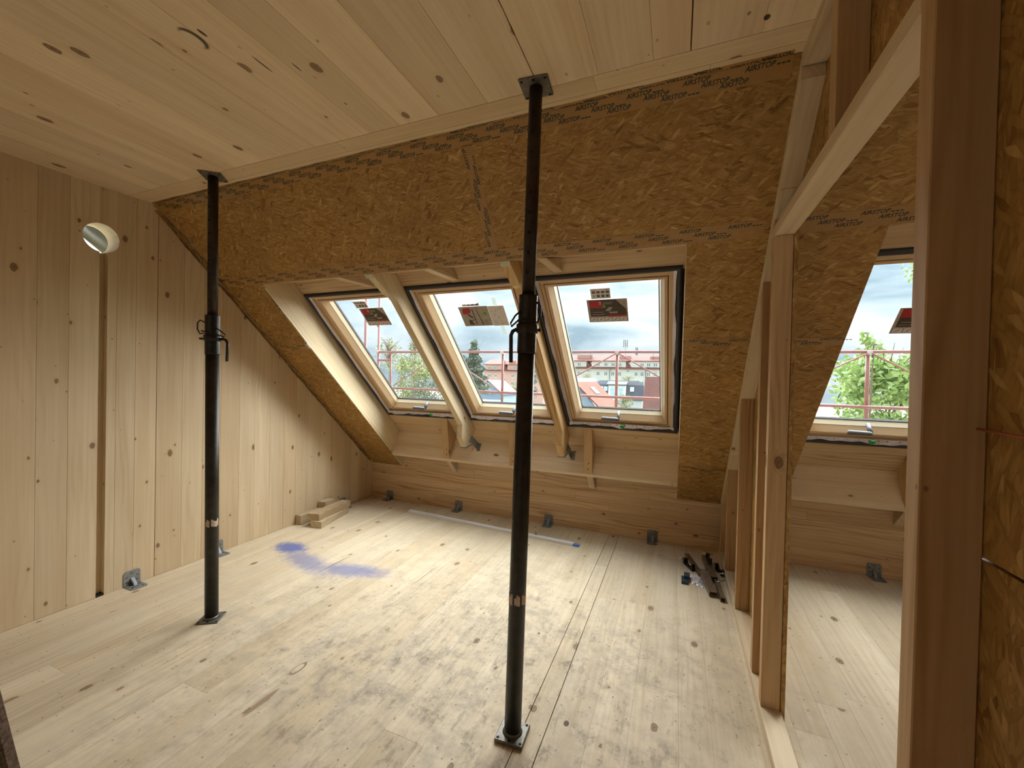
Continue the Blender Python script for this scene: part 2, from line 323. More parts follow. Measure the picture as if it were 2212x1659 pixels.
def glass():
    m, nt, b = new_mat('pane_glass'); nt.nodes.remove(b); out = nt.nodes['Material Output']
    tr = nt.nodes.new('ShaderNodeBsdfTransparent'); tr.inputs[0].default_value = (.93, .95, .95, 1)
    gl = nt.nodes.new('ShaderNodeBsdfGlossy'); gl.inputs['Roughness'].default_value = .02
    df = nt.nodes.new('ShaderNodeBsdfDiffuse'); df.inputs[0].default_value = (.9, .93, .95, 1)  # pale diffuse share veils the view, imitating haze over the distance
    fr = nt.nodes.new('ShaderNodeFresnel'); fr.inputs[0].default_value = 1.10
    m1 = nt.nodes.new('ShaderNodeMixShader'); m2 = nt.nodes.new('ShaderNodeMixShader'); m2.inputs[0].default_value = .09
    nt.links.new(fr.outputs[0], m1.inputs[0]); nt.links.new(tr.outputs[0], m1.inputs[1]); nt.links.new(gl.outputs[0], m1.inputs[2])
    nt.links.new(m1.outputs[0], m2.inputs[1]); nt.links.new(df.outputs[0], m2.inputs[2]); nt.links.new(m2.outputs[0], out.inputs[0])
glass()

# ------------------------------------------------------------------ mesh helpers
def link(name, me, mat, parent=None):
    o = bpy.data.objects.new(name, me); COL.objects.link(o)
    if mat: me.materials.append(MATS[mat])
    if parent is not None:
        o.parent = parent; o.matrix_parent_inverse = base_matrix(parent).inverted()
    return o
BASE = {}
def base_matrix(p): return BASE.get(p.name, Matrix.Identity(4))
def thing(name, loc, label=None, cat=None, group=None, kind=None):
    e = bpy.data.objects.new(name, None); e.empty_display_size = .05; COL.objects.link(e); e.location = loc
    BASE[e.name] = Matrix.Translation(Vector(loc)); tag(e, label, cat, group, kind); return e
def tag(o, label=None, cat=None, group=None, kind=None):
    if label: o['label'] = label
    if cat: o['category'] = cat
    if group: o['group'] = group
    if kind: o['kind'] = kind
    return o
def poly(name, vs, fs, mat, parent=None, smooth=False):
    me = bpy.data.meshes.new(name); me.from_pydata([tuple(v) for v in vs], [], fs); me.update()
    bm = bmesh.new(); bm.from_mesh(me); bmesh.ops.recalc_face_normals(bm, faces=bm.faces); bm.to_mesh(me); bm.free()
    if smooth: me.polygons.foreach_set('use_smooth', [True] * len(me.polygons))
    return link(name, me, mat, parent)
HX = [(0, 1, 2, 3), (4, 5, 6, 7), (0, 1, 5, 4), (1, 2, 6, 5), (2, 3, 7, 6), (3, 0, 4, 7)]
def chamfer(vs, fs, c):
    bm = bmesh.new(); bv = [bm.verts.new(v) for v in vs]
    for f in fs: bm.faces.new([bv[i] for i in f])
    bmesh.ops.recalc_face_normals(bm, faces=bm.faces)
    bmesh.ops.bevel(bm, geom=list(bm.edges), offset=c, segments=1, affect='EDGES')
    me = bpy.data.meshes.new('m'); bm.to_mesh(me); bm.free(); return me
def hexa(name, vs, mat, parent=None, c=0):
    if c:
        me = chamfer(vs, HX, c); me.name = name; return link(name, me, mat, parent)
    return poly(name, vs, HX, mat, parent)
def box(name, x0, x1, y0, y1, z0, z1, mat, parent=None, c=0):
    return hexa(name, [Vector(p) for p in ((x0, y0, z0), (x1, y0, z0), (x1, y1, z0), (x0, y1, z0), (x0, y0, z1), (x1, y0, z1), (x1, y1, z1), (x0, y1, z1))], mat, parent, c)
def sbox(name, x0, x1, t0, t1, o0, o1, mat, parent=None, c=0):       # box in slope coordinates
    return hexa(name, [sl(*p) for p in ((x0, t0, o0), (x1, t0, o0), (x1, t1, o0), (x0, t1, o0), (x0, t0, o1), (x1, t0, o1), (x1, t1, o1), (x0, t1, o1))], mat, parent, c)
def prism(name, prof, x0, x1, mat, parent=None, f=None, c=0):         # prof: points (a,b); f(x,a,b) -> world
    f = f or (lambda x, t, o: sl(x, t, o)); n = len(prof)
    vs = [f(x0, *p) for p in prof] + [f(x1, *p) for p in prof]
    fs = [tuple(range(n)), tuple(range(n, 2 * n))] + [(i, (i + 1) % n, n + (i + 1) % n, n + i) for i in range(n)]
    if c:
        me = chamfer(vs, fs, c); me.name = name; return link(name, me, mat, parent)
    return poly(name, vs, fs, mat, parent)
YZ = lambda x, y, z: Vector((x, y, z))
class MB:
    def __init__(s): s.v = []; s.f = []; s.cuts = []
    def add(s, vs, fs):
        s.cuts.append((len(s.v), len(s.f))); n = len(s.v); s.v += [tuple(v) for v in vs]; s.f += [tuple(i + n for i in f) for f in fs]
    def box(s, x0, x1, y0, y1, z0, z1, fn=None):
        vs = [Vector(p) for p in ((x0, y0, z0), (x1, y0, z0), (x1, y1, z0), (x0, y1, z0), (x0, y0, z1), (x1, y0, z1), (x1, y1, z1), (x0, y1, z1))]
        if fn: vs = [fn(*v) for v in vs]
        s.add(vs, HX)
    def tube(s, pts, r, n=12, cap=True):
        pts = [Vector(p) for p in pts]; rr = r if isinstance(r, (list, tuple)) else [r] * len(pts); up = None; base = len(s.v); s.cuts.append((base, len(s.f)))
        for i, p in enumerate(pts):
            d = (pts[min(i + 1, len(pts) - 1)] - pts[max(i - 1, 0)]).normalized()
            if up is None: up = Vector((0, 0, 1)) if abs(d.z) < .9 else Vector((1, 0, 0))
            a = d.cross(up).normalized(); b = a.cross(d).normalized(); up = b
            for k in range(n):
                q = p + (a * cos(2 * pi * k / n) + b * sin(2 * pi * k / n)) * rr[i]; s.v.append(tuple(q))
        for i in range(len(pts) - 1):
            for k in range(n): s.f.append((base + i * n + k, base + i * n + (k + 1) % n, base + (i + 1) * n + (k + 1) % n, base + (i + 1) * n + k))
        if cap: s.f.append(tuple(base + k for k in range(n))); s.f.append(tuple(base + (len(pts) - 1) * n + k for k in range(n)))
    def each(s, name, mat, parent=None, smooth=False):
        # one object for every box, tube or outline that was added
        cuts = s.cuts + [(len(s.v), len(s.f))]; out = []
        for (v0, f0), (v1, f1) in zip(cuts[:-1], cuts[1:]):
            m = MB(); m.v = s.v[v0:v1]; m.f = [tuple(i - v0 for i in f) for f in s.f[f0:f1]]; out.append(m.build(name, mat, parent, smooth))
        return out
    def build(s, name, mat, parent=None, smooth=False):
        o = poly(name, s.v, s.f, mat, parent)
        if smooth:
            o.data.polygons.foreach_set('use_smooth', [len(p.vertices) == 4 for p in o.data.polygons])
        return o
def tube(name, pts, r, mat, parent=None, n=12, smooth=True):
    m = MB(); m.tube(pts, r, n); return m.build(name, mat, parent, smooth)
def cut(o, cutters):
    for c in cutters:
        md = o.modifiers.new('cut', 'BOOLEAN'); md.operation = 'DIFFERENCE'; md.solver = 'EXACT'; md.object = c
    dg = bpy.context.evaluated_depsgraph_get(); me = bpy.data.meshes.new_from_object(o.evaluated_get(dg)); o.modifiers.clear()
    o.data = me

# ------------------------------------------------------------------ floor
def floor():
    fl = box('floor', -.1, 6.5, -6.6, .12, -.2, -.022, 'slab'); tag(fl, 'pale dusty floor of glued spruce boards running towards the windows', None, kind='structure')
    xs = []; x = 0.0
    while x < 2.60: xs.append((x, .0006)); x += RND.uniform(.12, .19)
    edges = [a for a, _ in xs]
    if 2.7715 - edges[-1] < .08: edges.pop()
    segs = []
    for i, a in enumerate(edges): segs.append((a, edges[i + 1] if i + 1 < len(edges) else 2.7705))
    segs.append((2.7735, 2.8605)); x = 2.8635
    while x < 6.4:
        w = RND.uniform(.12, .19); segs.append((x, min(x + w, 6.5))); x += w
    for i, (a, b) in enumerate(segs):
        ys = [-6.5]; y = -6.5 + RND.uniform(.8, 3)
        while y < -.4: ys.append(y); y += RND.uniform(1.6, 3.4)
        ys.append(-.001)
        for j in range(len(ys) - 1):
            box('board', a + .0002, b - .0002, ys[j] + .0002, ys[j + 1] - .0002, -.022, 0, 'floor_wood', fl, c=.0004)
    # long shrinkage crack near the chalk mark
floor()

# ------------------------------------------------------------------ ceiling
def ceiling():
    ce = box('ceiling', -.1, 6.5, -6.6, -S, H + .02, H + .16, 'slab'); tag(ce, 'flat spruce board ceiling with dark knots and a cross board at its edge', None, kind='structure')
    joints = [.372, 2.795, 3.334]; edges = [0.0]
    for jn in joints + [6.5]:
        while edges[-1] < jn - .26: edges.append(edges[-1] + RND.uniform(.15, .24))
        if jn - edges[-1] < .07 and len(edges) > 1: edges.pop()
        edges.append(jn)
    for i in range(len(edges) - 1):
        a, b = edges[i], edges[i + 1]; ga = .0018 if a in joints else .0004; gb = .0018 if b in joints else .0004
        ys = [-6.5]; y = -6.5 + RND.uniform(1, 3.2)
        while y < -3.0: ys.append(y); y += RND.uniform(2, 3.4)
        ys.append(-2.349)
        for j in range(len(ys) - 1): box('board', a + ga, b - gb, ys[j] + .0004, ys[j + 1] - .0004, H, H + .02, 'ceiling_wood', ce, c=.0007)
    for (y0, y1, cuts) in ((-2.3475, -2.262, (0, .9, 1.75, 3.0, 4.4, 6.5)), (-2.2605, -S + .01, (0, .55, 2.3, 3.4, 5.1, 6.5))):
        for j in range(len(cuts) - 1): box('edge_board', cuts[j] + .0005, cuts[j + 1] - .0005, y0, y1, H, H + .02, 'ceiling_edge_wood', ce, c=.0006)
ceiling()

# ------------------------------------------------------------------ left wall with drilled hole and routed groove
def wall_left():
    top = lambda y: H + .02 if y < -S else K - y * (H - K) / S + .26
    HY, HZ, HR = -2.478, 2.235, .088
    def cyl():
        m = MB(); m.tube([(-.4, HY, HZ), (.2, HY, HZ)], HR, 48); return m.build('cutter', None)
    sl_ = prism('wall_left', [(-6.6, -.1), (.1, -.1), (.1, top(.1)), (-S + .001, top(-S + .001)), (-S - .001, H + .02), (-6.6, H + .02)], -.135, -.036, 'left_wood', f=YZ)
    tag(sl_, 'left wall of upright spruce boards with a round hole and a groove below it', None, kind='structure')
    cy = cyl(); cut(sl_, [cy])
    G0, G1 = -2.486, -2.447
    fixed = [0.1, -.09, -.22, -.35, -.49, -.64, -.77, -.93, -1.06, -1.19, -1.33, -1.47, -1.60, -1.75, -1.88, -2.02, -2.18, -2.30, -2.40, G1, G0, -2.62, -2.75, -2.90]
    y = -3.05
    while y > -6.5: fixed.append(y); y -= RND.uniform(.12, .19)
    fixed.append(-6.6)
    for i in range(len(fixed) - 1):
        y1, y0 = fixed[i], fixed[i + 1]; g1 = .0015 if y1 == -2.18 else .0004; g0 = .0015 if y0 == -2.18 else .0004
        zb = .0005; groove = (y1 == G1 and y0 == G0)
        if groove: zb = 2.20; g0 = g1 = .0004
        t0, t1 = top(y0 + g0), top(y1 - g1)
        if y0 < -S < y1: prof = [(y0 + g0, zb), (y1 - g1, zb), (y1 - g1, t1), (-S, H + .02), (y0 + g0, H + .02)]
        else: prof = [(y0 + g0, zb), (y1 - g1, zb), (y1 - g1, t1), (y0 + g0, t0)]
        o = prism('board', prof, -.036, 0, 'left_wood', sl_, f=YZ, c=.0007)
        if y0 < HY + HR and y1 > HY - HR:
            cut(o, [cy])
    # rounded lips of the routed groove and its dark bottom slot
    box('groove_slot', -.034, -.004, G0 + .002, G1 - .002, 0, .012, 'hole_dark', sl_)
    bpy.data.objects.remove(cy)
    # membrane hanging outside in front of the hole
    m = MB(); N = 14
    for i in range(N + 1):
        for j in range(N + 1):
            yy = -3.3 + 1.9 * i / N; zz = 2.288 + 1.0 * j / N - (yy + 2.378) * .65
            m.v.append((-.42 + .035 * sin(i * 1.3 + j * .9) + .02 * sin(j * 2.1), yy, zz))
    for i in range(N):
        for j in range(N): a = i * (N + 1) + j; m.f.append((a, a + 1, a + N + 2, a + N + 1))
    o = m.build('membrane_sheet', 'outer_membrane', None, True); o.data.polygons.foreach_set('use_smooth', [True] * len(o.data.polygons))
    so = o.modifiers.new('t', 'SOLIDIFY'); so.thickness = .003
    tag(o, 'grey green membrane sheet seen through the round hole in the left wall', 'sheet')
wall_left()

# ------------------------------------------------------------------ knee wall
def wall_front():
    w = box('wall_front', -.1, 6.5, .030, .14, -.02, .66, 'knee_wood'); tag(w, 'low knee wall of sideways spruce boards below the roof windows', None, kind='structure')
    zs = [0, .062, .135, .205, .29, .362, .45, .53, .61, .68]
    for i in range(len(zs) - 1):
        cuts = [0.0]; x = RND.uniform(.6, 1.8)
        while x < 6: cuts.append(x); x += RND.uniform(1.1, 2.4)
        cuts.append(6.5)
        for j in range(len(cuts) - 1): box('board', cuts[j] + .0003, cuts[j + 1] - .0003, 0, .030, zs[i] + .0004, zs[i + 1] - .0004, 'knee_wood', w, c=.0006)
wall_front()

# ------------------------------------------------------------------ sloping roof side
OPEN = [(.41, 3.345), (4.11, 5.06)]
WIN = [(.418, 1.362), (1.424, 2.350), (2.410, 3.335), (4.112, 5.055)]
WT = (.605, 2.155)
def slope():
    root = thing('wall_sloped', sl(0, 0, 0), 'sloping roof side clad in flake board around the roof windows', None, kind='structure')
    # flake boards
    P = []
    T1, T2, T3 = .50, 1.80, 2.455
    for (a, b) in ((0, .41), (3.345, 4.11), (5.06, 6.5)):
        for (t0, t1) in ((0.0, T1), (T1, T2), (T2, T3)): P.append((a, b, t0, t1))
    for (a, b) in OPEN: P.append((a, b, 2.42, T3))
    P += [(0, 2.38, T3, TL), (2.38, 5.1, T3, TL), (5.1, 6.5, T3, TL)]
    for (a, b, t0, t1) in P: sbox('osb_panel', a + .001, b - .001, t0 + .0012, t1 - .0012, 0, .015, 'osb_slope', root, c=.0008)
    # rafters beside the openings
    for (a, b, m_) in ((.33, .41, 'rafter_wood'), (3.345, 3.42, 'rafter_wood'), (4.03, 4.11, 'rafter_wood'), (5.06, 5.14, 'rafter_wood')):
        sbox('rafter', a, b, .02, 2.9, .0155, .262, m_, root, c=.002)
    sbox('lath', .4095, .4125, .30, 2.38, .008, .016, 'bead_paint', root)
    for ox, (a, b) in enumerate(OPEN):
        prism('sill_plate', [(.205, .0), (.25, .0), (.312, .262), (.268, .262)], a, b, 'sill_wood', root, c=.001)
        sbox('roof_board', a, b, .27, .628, .2625, .285, 'roof_board_wood', root)
        sbox('roof_board', a, b, 2.13, 2.40, .2625, .285, 'roof_board_wood', root)
        prism('header_beam', [(2.418, .0155), (2.387, .066), (2.60, .066), (2.60, .0155)], a, b, 'frame_wood_x', root, c=.0015)
        prism('header_beam', [(2.384, .069), (2.27, .262), (2.60, .262), (2.60, .069)], a, b, 'frame_wood_x', root, c=.0015)
    for (a, b) in ((1.365, 1.423), (2.350, 2.409)):
        prof = [(2.41, .03), (2.20, .092), (2.165, .118), (2.12, .13), (.70, .122), (.62, .030), (.482, .012), (.408, .105), (.43, .15), (.462, .262), (2.41, .262)]
        r = prism('rafter', prof, a, b, 'glulam_wood' if a > 2 else 'rafter_wood', root, c=.0015)
        # steel shoe that ties the foot to the sill plate
        prism('rafter_shoe', [(.4815, .0105), (.4075, .1035), (.3990, .0985), (.4730, .0035)], a - .003, b + .003, 'galvanised', root)
        prism('rafter_shoe', [(.400, .112), (.470, .090), (.475, .165), (.302, .200), (.287, .130)], b + .0005, b + .0035, 'galvanised', root)
        mb = MB(); mb.box(b + .0036, b + .040, .002, .005, .115, .195, lambda x, t, o: sl(x, t + .250 + .2366 * o, o))
        mb.build('rafter_shoe', 'galvanised', root)
    for (a, b) in ((1.078, 1.150), (1.822, 1.893), (2.556, 2.630), (4.825, 4.897)):
        prism('jack_stud', [(.2515, .001), (.313, .262), (.60, .262)], a, b, 'frame_wood_z', root, c=.001)
        mb = MB()
        for k in range(2): mb.tube([sl((a + b) / 2 + .006 * k, .285 + .045 * k, .022 + .036 * k), sl((a + b) / 2 + .006 * k, .30 + .045 * k, .05 + .036 * k)], .0036, 8)
        mb.each('screw', 'screw_black', root)
    for (a, b) in ((1.09, 1.145), (2.575, 2.63), (4.835, 4.888), (.415, .43)):
        prism('wedge', [(-.147, .543), (-.003, .404), (-.003, .68), (-.01, .68)], a, b, 'frame_wood_y', root, f=YZ)
    for (a, b) in ((1.112, 1.172), (1.835, 1.895), (2.585, 2.640)):
        prism('rafter_stub', [(2.415, .004), (2.27, .2615), (2.17, .2615)], a, b, 'frame_wood_y', root, c=.001)
    # outer roof layer round the windows
    O0, O1 = .286, .34
    sbox('roof_deck', -.2, 6.6, -.25, WT[0] + .02, O0, O1, 'roof_felt', root); sbox('roof_deck', -.2, 6.6, WT[1] - .02, TL + .35, O0, O1, 'roof_felt', root)
    xs = [-.2] + [v for w in WIN for v in (w[0] + .02, w[1] - .02)] + [6.6]
    for i in range(0, len(xs), 2): sbox('roof_deck', xs[i], xs[i + 1], WT[0], WT[1], O0, O1, 'roof_felt', root)
    return root
SLOPE = slope()

# ------------------------------------------------------------------ printed air tightness tape
def text_mesh(body, size):
    c = bpy.data.curves.new('txt', 'FONT'); c.body = body; c.size = size; c.align_x = 'CENTER'; c.align_y = 'CENTER'; c.shear = .25; c.offset = size * .02
    c.resolution_u = 2
    o = bpy.data.objects.new('txt', c); COL.objects.link(o); dg = bpy.context.evaluated_depsgraph_get(); me = bpy.data.meshes.new_from_object(o.evaluated_get(dg))
    vs = [v.co.copy() for v in me.vertices]; fs = [tuple(p.vertices) for p in me.polygons]; bpy.data.objects.remove(o); return vs, fs
TXT = text_mesh('AIRSTOP', .0235)
def tape(u0, u1, fn, width, parent, step=.105, flip=False):
    """strip along u with centre v=0; fn(u, v, lift) -> world"""
    n = max(2, int((u1 - u0) / .12)); r = RND; mb = MB(); ups = [r.uniform(-.002, .003) for _ in range(n + 1)]
    for i in range(n + 1):
        u = u0 + (u1 - u0) * i / n
        for v, l in ((-width / 2 + ups[i], .0), (-width / 2 + ups[i], .0012), (width / 2 + ups[i], .0012), (width / 2 + ups[i], 0)): mb.v.append(tuple(fn(u, v, l)))
    for i in range(n):
        for k in range(4): a = i * 4 + k; b = i * 4 + (k + 1) % 4; mb.f.append((a, b, b + 4, a + 4))
    mb.f += [(0, 1, 2, 3), tuple(4 * n + k for k in range(4))]
    t = mb.build('joint_tape', 'tape', parent); pr = MB(); vs, fs = TXT; u = u0 + .06; k = 0; s = -1 if flip else 1
    while u < u1 - .04:
        off = (.020, .0, -.019)[k % 3] * width / .07
        pr.add([fn(u + s * v.x, off + s * v.y, .0016) for v in vs], fs)
        if k % 2: 
            for q in range(3): pr.add([fn(u + .052 + a, off - .006 + b, .0016) for a, b in ((0 + q * .014, 0), (.011 + q * .014, 0), (.012 + q * .014, .0045), (.001 + q * .014, .0045))], [(0, 1, 2, 3)])
        u += step * .60 if k % 3 != 2 else step * .75; k += 1
    if pr.v:
        p = pr.build('tape_print', 'tape_print', t); p['kind'] = 'stuff'
    return t
def tapes():
    sx = lambda t0: (lambda u, v, l: sl(u, t0 + v, -l))
    tape(.02, 3.66, sx(2.462), .078, SLOPE); tape(3.78, 6.2, sx(2.462), .078, SLOPE)
    st = lambda x0: (lambda u, v, l: sl(x0 - v + (u - 2.5) * .045, u, -l))
    tape(2.50, 3.03, st(2.352), .062, SLOPE)
    tape(.02, 3.66, sx(3.055), .062, SLOPE); tape(3.78, 6.2, sx(3.055), .062, SLOPE)
    cl = lambda u, v, l: Vector((u, -S - .008 + v, H - l)); tape(.02, 3.66, cl, .022, SLOPE, step=.16)
    lf = lambda u, v, l: sl(.026 + v, u, -l); tape(.05, 3.03, lf, .045, SLOPE, step=.10)
    lw = lambda u, v, l: sl(l, u, -.012 + v); tape(.05, 3.05, lw, .020, SLOPE, step=.16)
    for (a, b) in ((.06, .40), (3.36, 3.67), (3.78, 4.10)): tape(a, b, sx(1.80), .052, SLOPE)
    for (a, b) in ((3.36, 3.67), (3.78, 4.10)): tape(a, b, sx(.50), .052, SLOPE)
    for (a, b) in ((3.36, 3.67), (3.78, 4.10), (.05, .34)): tape(a, b, sx(.035), .045, SLOPE)
    # clear tape scraps at the rafter heads
    for (x, t, o) in ((1.366, 2.395, .028), (2.353, 2.395, .028)):
        sbox('tape_scrap', x, x + .062, t - .02, t + .012, o - .004, o, 'clear_tape', SLOPE)
    sbox('tape_scrap', .385, .412, 1.79, 1.84, -.004, .012, 'clear_tape', SLOPE)
tapes()

# ------------------------------------------------------------------ roof windows
def ring(name, x0, x1, t0, t1, w, o0, o1, mat_s, mat_x, parent):
    """frame of four mitred members, one mesh"""
    vs = []; fs = []
    out = [(x0, t0), (x1, t0), (x1, t1), (x0, t1)]; inn = [(x0 + w, t0 + w), (x1 - w, t0 + w), (x1 - w, t1 - w), (x0 + w, t1 - w)]
    for (p, o) in ((out, o0), (inn, o0), (out, o1), (inn, o1)): vs += [sl(x, t, o) for x, t in p]
    for i in range(4):
        j = (i + 1) % 4; fs += [(i, j, 4 + j, 4 + i), (8 + i, 8 + j, 12 + j, 12 + i), (i, j, 8 + j, 8 + i), (4 + i, 4 + j, 12 + j, 12 + i)]
    o = poly(name, vs, fs, mat_s, parent)
    if mat_x != mat_s:
        o.data.materials.append(MATS[mat_x])
        for p in o.data.polygons:
            c = p.center; t = -c.y * CA + (c.z - K) * SA
            if t < t0 + w * .98 or t > t1 - w * .98: p.material_index = 1
    return o
def profile_ring(name, x0, x1, t0, t1, prof, mat_s, mat_x, parent):
    """closed section (inset, offset) swept round the four mitred sides"""
    n = len(prof); vs = []; fs = []
    for cx, ct, sx, st in ((x0, t0, 1, 1), (x1, t0, -1, 1), (x1, t1, -1, -1), (x0, t1, 1, -1)):
        vs += [sl(cx + sx * i, ct + st * i, o) for i, o in prof]
    for k in range(4):
        a, b = k * n, ((k + 1) % 4) * n
        for j in range(n): fs.append((a + j, a + (j + 1) % n, b + (j + 1) % n, b + j))
    o = poly(name, vs, fs, mat_s, parent)
    if mat_x != mat_s:
        o.data.materials.append(MATS[mat_x])
        for i in range(len(o.data.polygons)): o.data.polygons[i].material_index = 1 if (i // n) % 2 == 0 else 0
    return o
def window(n, x0, x1, label):
    t0, t1 = WT; w = thing('window_%d' % n, sl((x0 + x1) / 2, t0, .26), label, None, kind='structure')
    def pr(name, prof, mat, matx=None): return profile_ring(name, x0, x1, t0, t1, prof, mat, matx or mat, w)
    pr('gasket', [(0, .300), (0, .262), (.006, .250), (.016, .245), (.027, .248), (.034, .258), (.036, .300)], 'gasket_foam')
    pr('frame', [(.036, .37), (.036, .268), (.040, .264), (.054, .264), (.058, .270), (.058, .282), (.074, .282), (.077, .286), (.077, .37)], 'window_pine', 'window_pine_x')
    pr('shadow_gap', [(.077, .37), (.077, .300), (.082, .300), (.082, .37)], 'seal_dark')
    pr('sash', [(.081, .39), (.081, .283), (.084, .280), (.096, .280), (.100, .284), (.122, .335), (.122, .39)], 'window_pine', 'window_pine_x')
    pr('glazing_bead', [(.1225, .39), (.1225, .336), (.124, .336), (.134, .372), (.134, .39)], 'bead_paint')
    pr('glazing_seal', [(.1342, .392), (.1342, .374), (.139, .376), (.139, .392)], 'seal_dark')
    a = .136; poly('pane', [sl(x0 + a, t0 + a, .380), sl(x0 + a, t1 - a, .380), sl(x1 - a, t1 - a, .380), sl(x1 - a, t0 + a, .380)], [(0, 1, 2, 3)], 'pane_glass', w)
    # opening handle on the bottom rail
    xc = (.905, 1.868, 2.815, 4.50)[n - 1]; h = MB(); h.tube([sl(xc - .078, t0 + .158, .246), sl(xc - .073, t0 + .158, .244), sl(xc + .045, t0 + .154, .244), sl(xc + .058, t0 + .152, .248)], [.011, .0155, .0155, .012], 14)
    h.box(xc + .045, xc + .064, t0 + .140, t0 + .164, .248, .330, sl); hd = h.build('handle', 'handle_grey', w, True)
    # crumpled vapour foil between gasket and frame
    f = MB(); N = 40; rr = random.Random(n * 5); ph = rr.uniform(0, 6)
    for i in range(N + 1):
        u = i / N; x = x0 + .03 + (x1 - x0 - .06) * u; wv = .006 * sin(u * 9 + ph) + .004 * sin(u * 23 + ph * 2); e = .004 * sin(u * 47)
        f.v += [tuple(sl(x, t0 + .076, .2575)), tuple(sl(x, t0 + .064 + wv, .252 + e * .5)), tuple(sl(x, t0 + .050 + wv * 1.5, .243 + e))]
    for i in range(N):
        for k in range(2): q = i * 3 + k; f.f.append((q, q + 1, q + 4, q + 3))
    for side in (0, 1):
        b0 = len(f.v)
        for i in range(N + 1):
            u = i / N; t = t0 + .03 + (t1 - t0 - .06) * u; wv = .004 * sin(u * 17 + ph) + .002 * sin(u * 41); xx = x0 if side == 0 else x1; s = 1 if side == 0 else -1
            f.v += [tuple(sl(xx + s * .050, t, .2625)), tuple(sl(xx + s * (.033 + wv), t, .253)), ]
        for i in range(N): q = b0 + i * 2; f.f.append((q, q + 1, q + 3, q + 2))
    fo = f.build('vapour_foil', 'foil', w); so = fo.modifiers.new('t', 'SOLIDIFY'); so.thickness = .0012
    mk = MB()
    for i in range(14):
        u = (i + .5) / 14 + rr.uniform(-.02, .02); x = x0 + .05 + (x1 - x0 - .1) * u; mk.box(x, x + .010, t0 + .067, t0 + .0695, .2500, .2545, sl)
    mk.build('foil_print', 'foil_mark', fo)['kind'] = 'stuff'
    d = MB(); d.tube([sl(xc + .085, t0 + .060, .240), sl(xc + .085, t0 + .060, .248)], .019, 16); d.build('sticker', 'green_dot', fo)
    return w
LBL = ['leftmost roof window of the row of three beside the left wall', 'middle roof window of the row of three between the two slim rafters', 'rightmost roof window of the row of three facing the red roofs', 'separate roof window in the next room seen through the stud doorway']
for i, (a, b) in enumerate(WIN): window(i + 1, a, b, LBL[i])

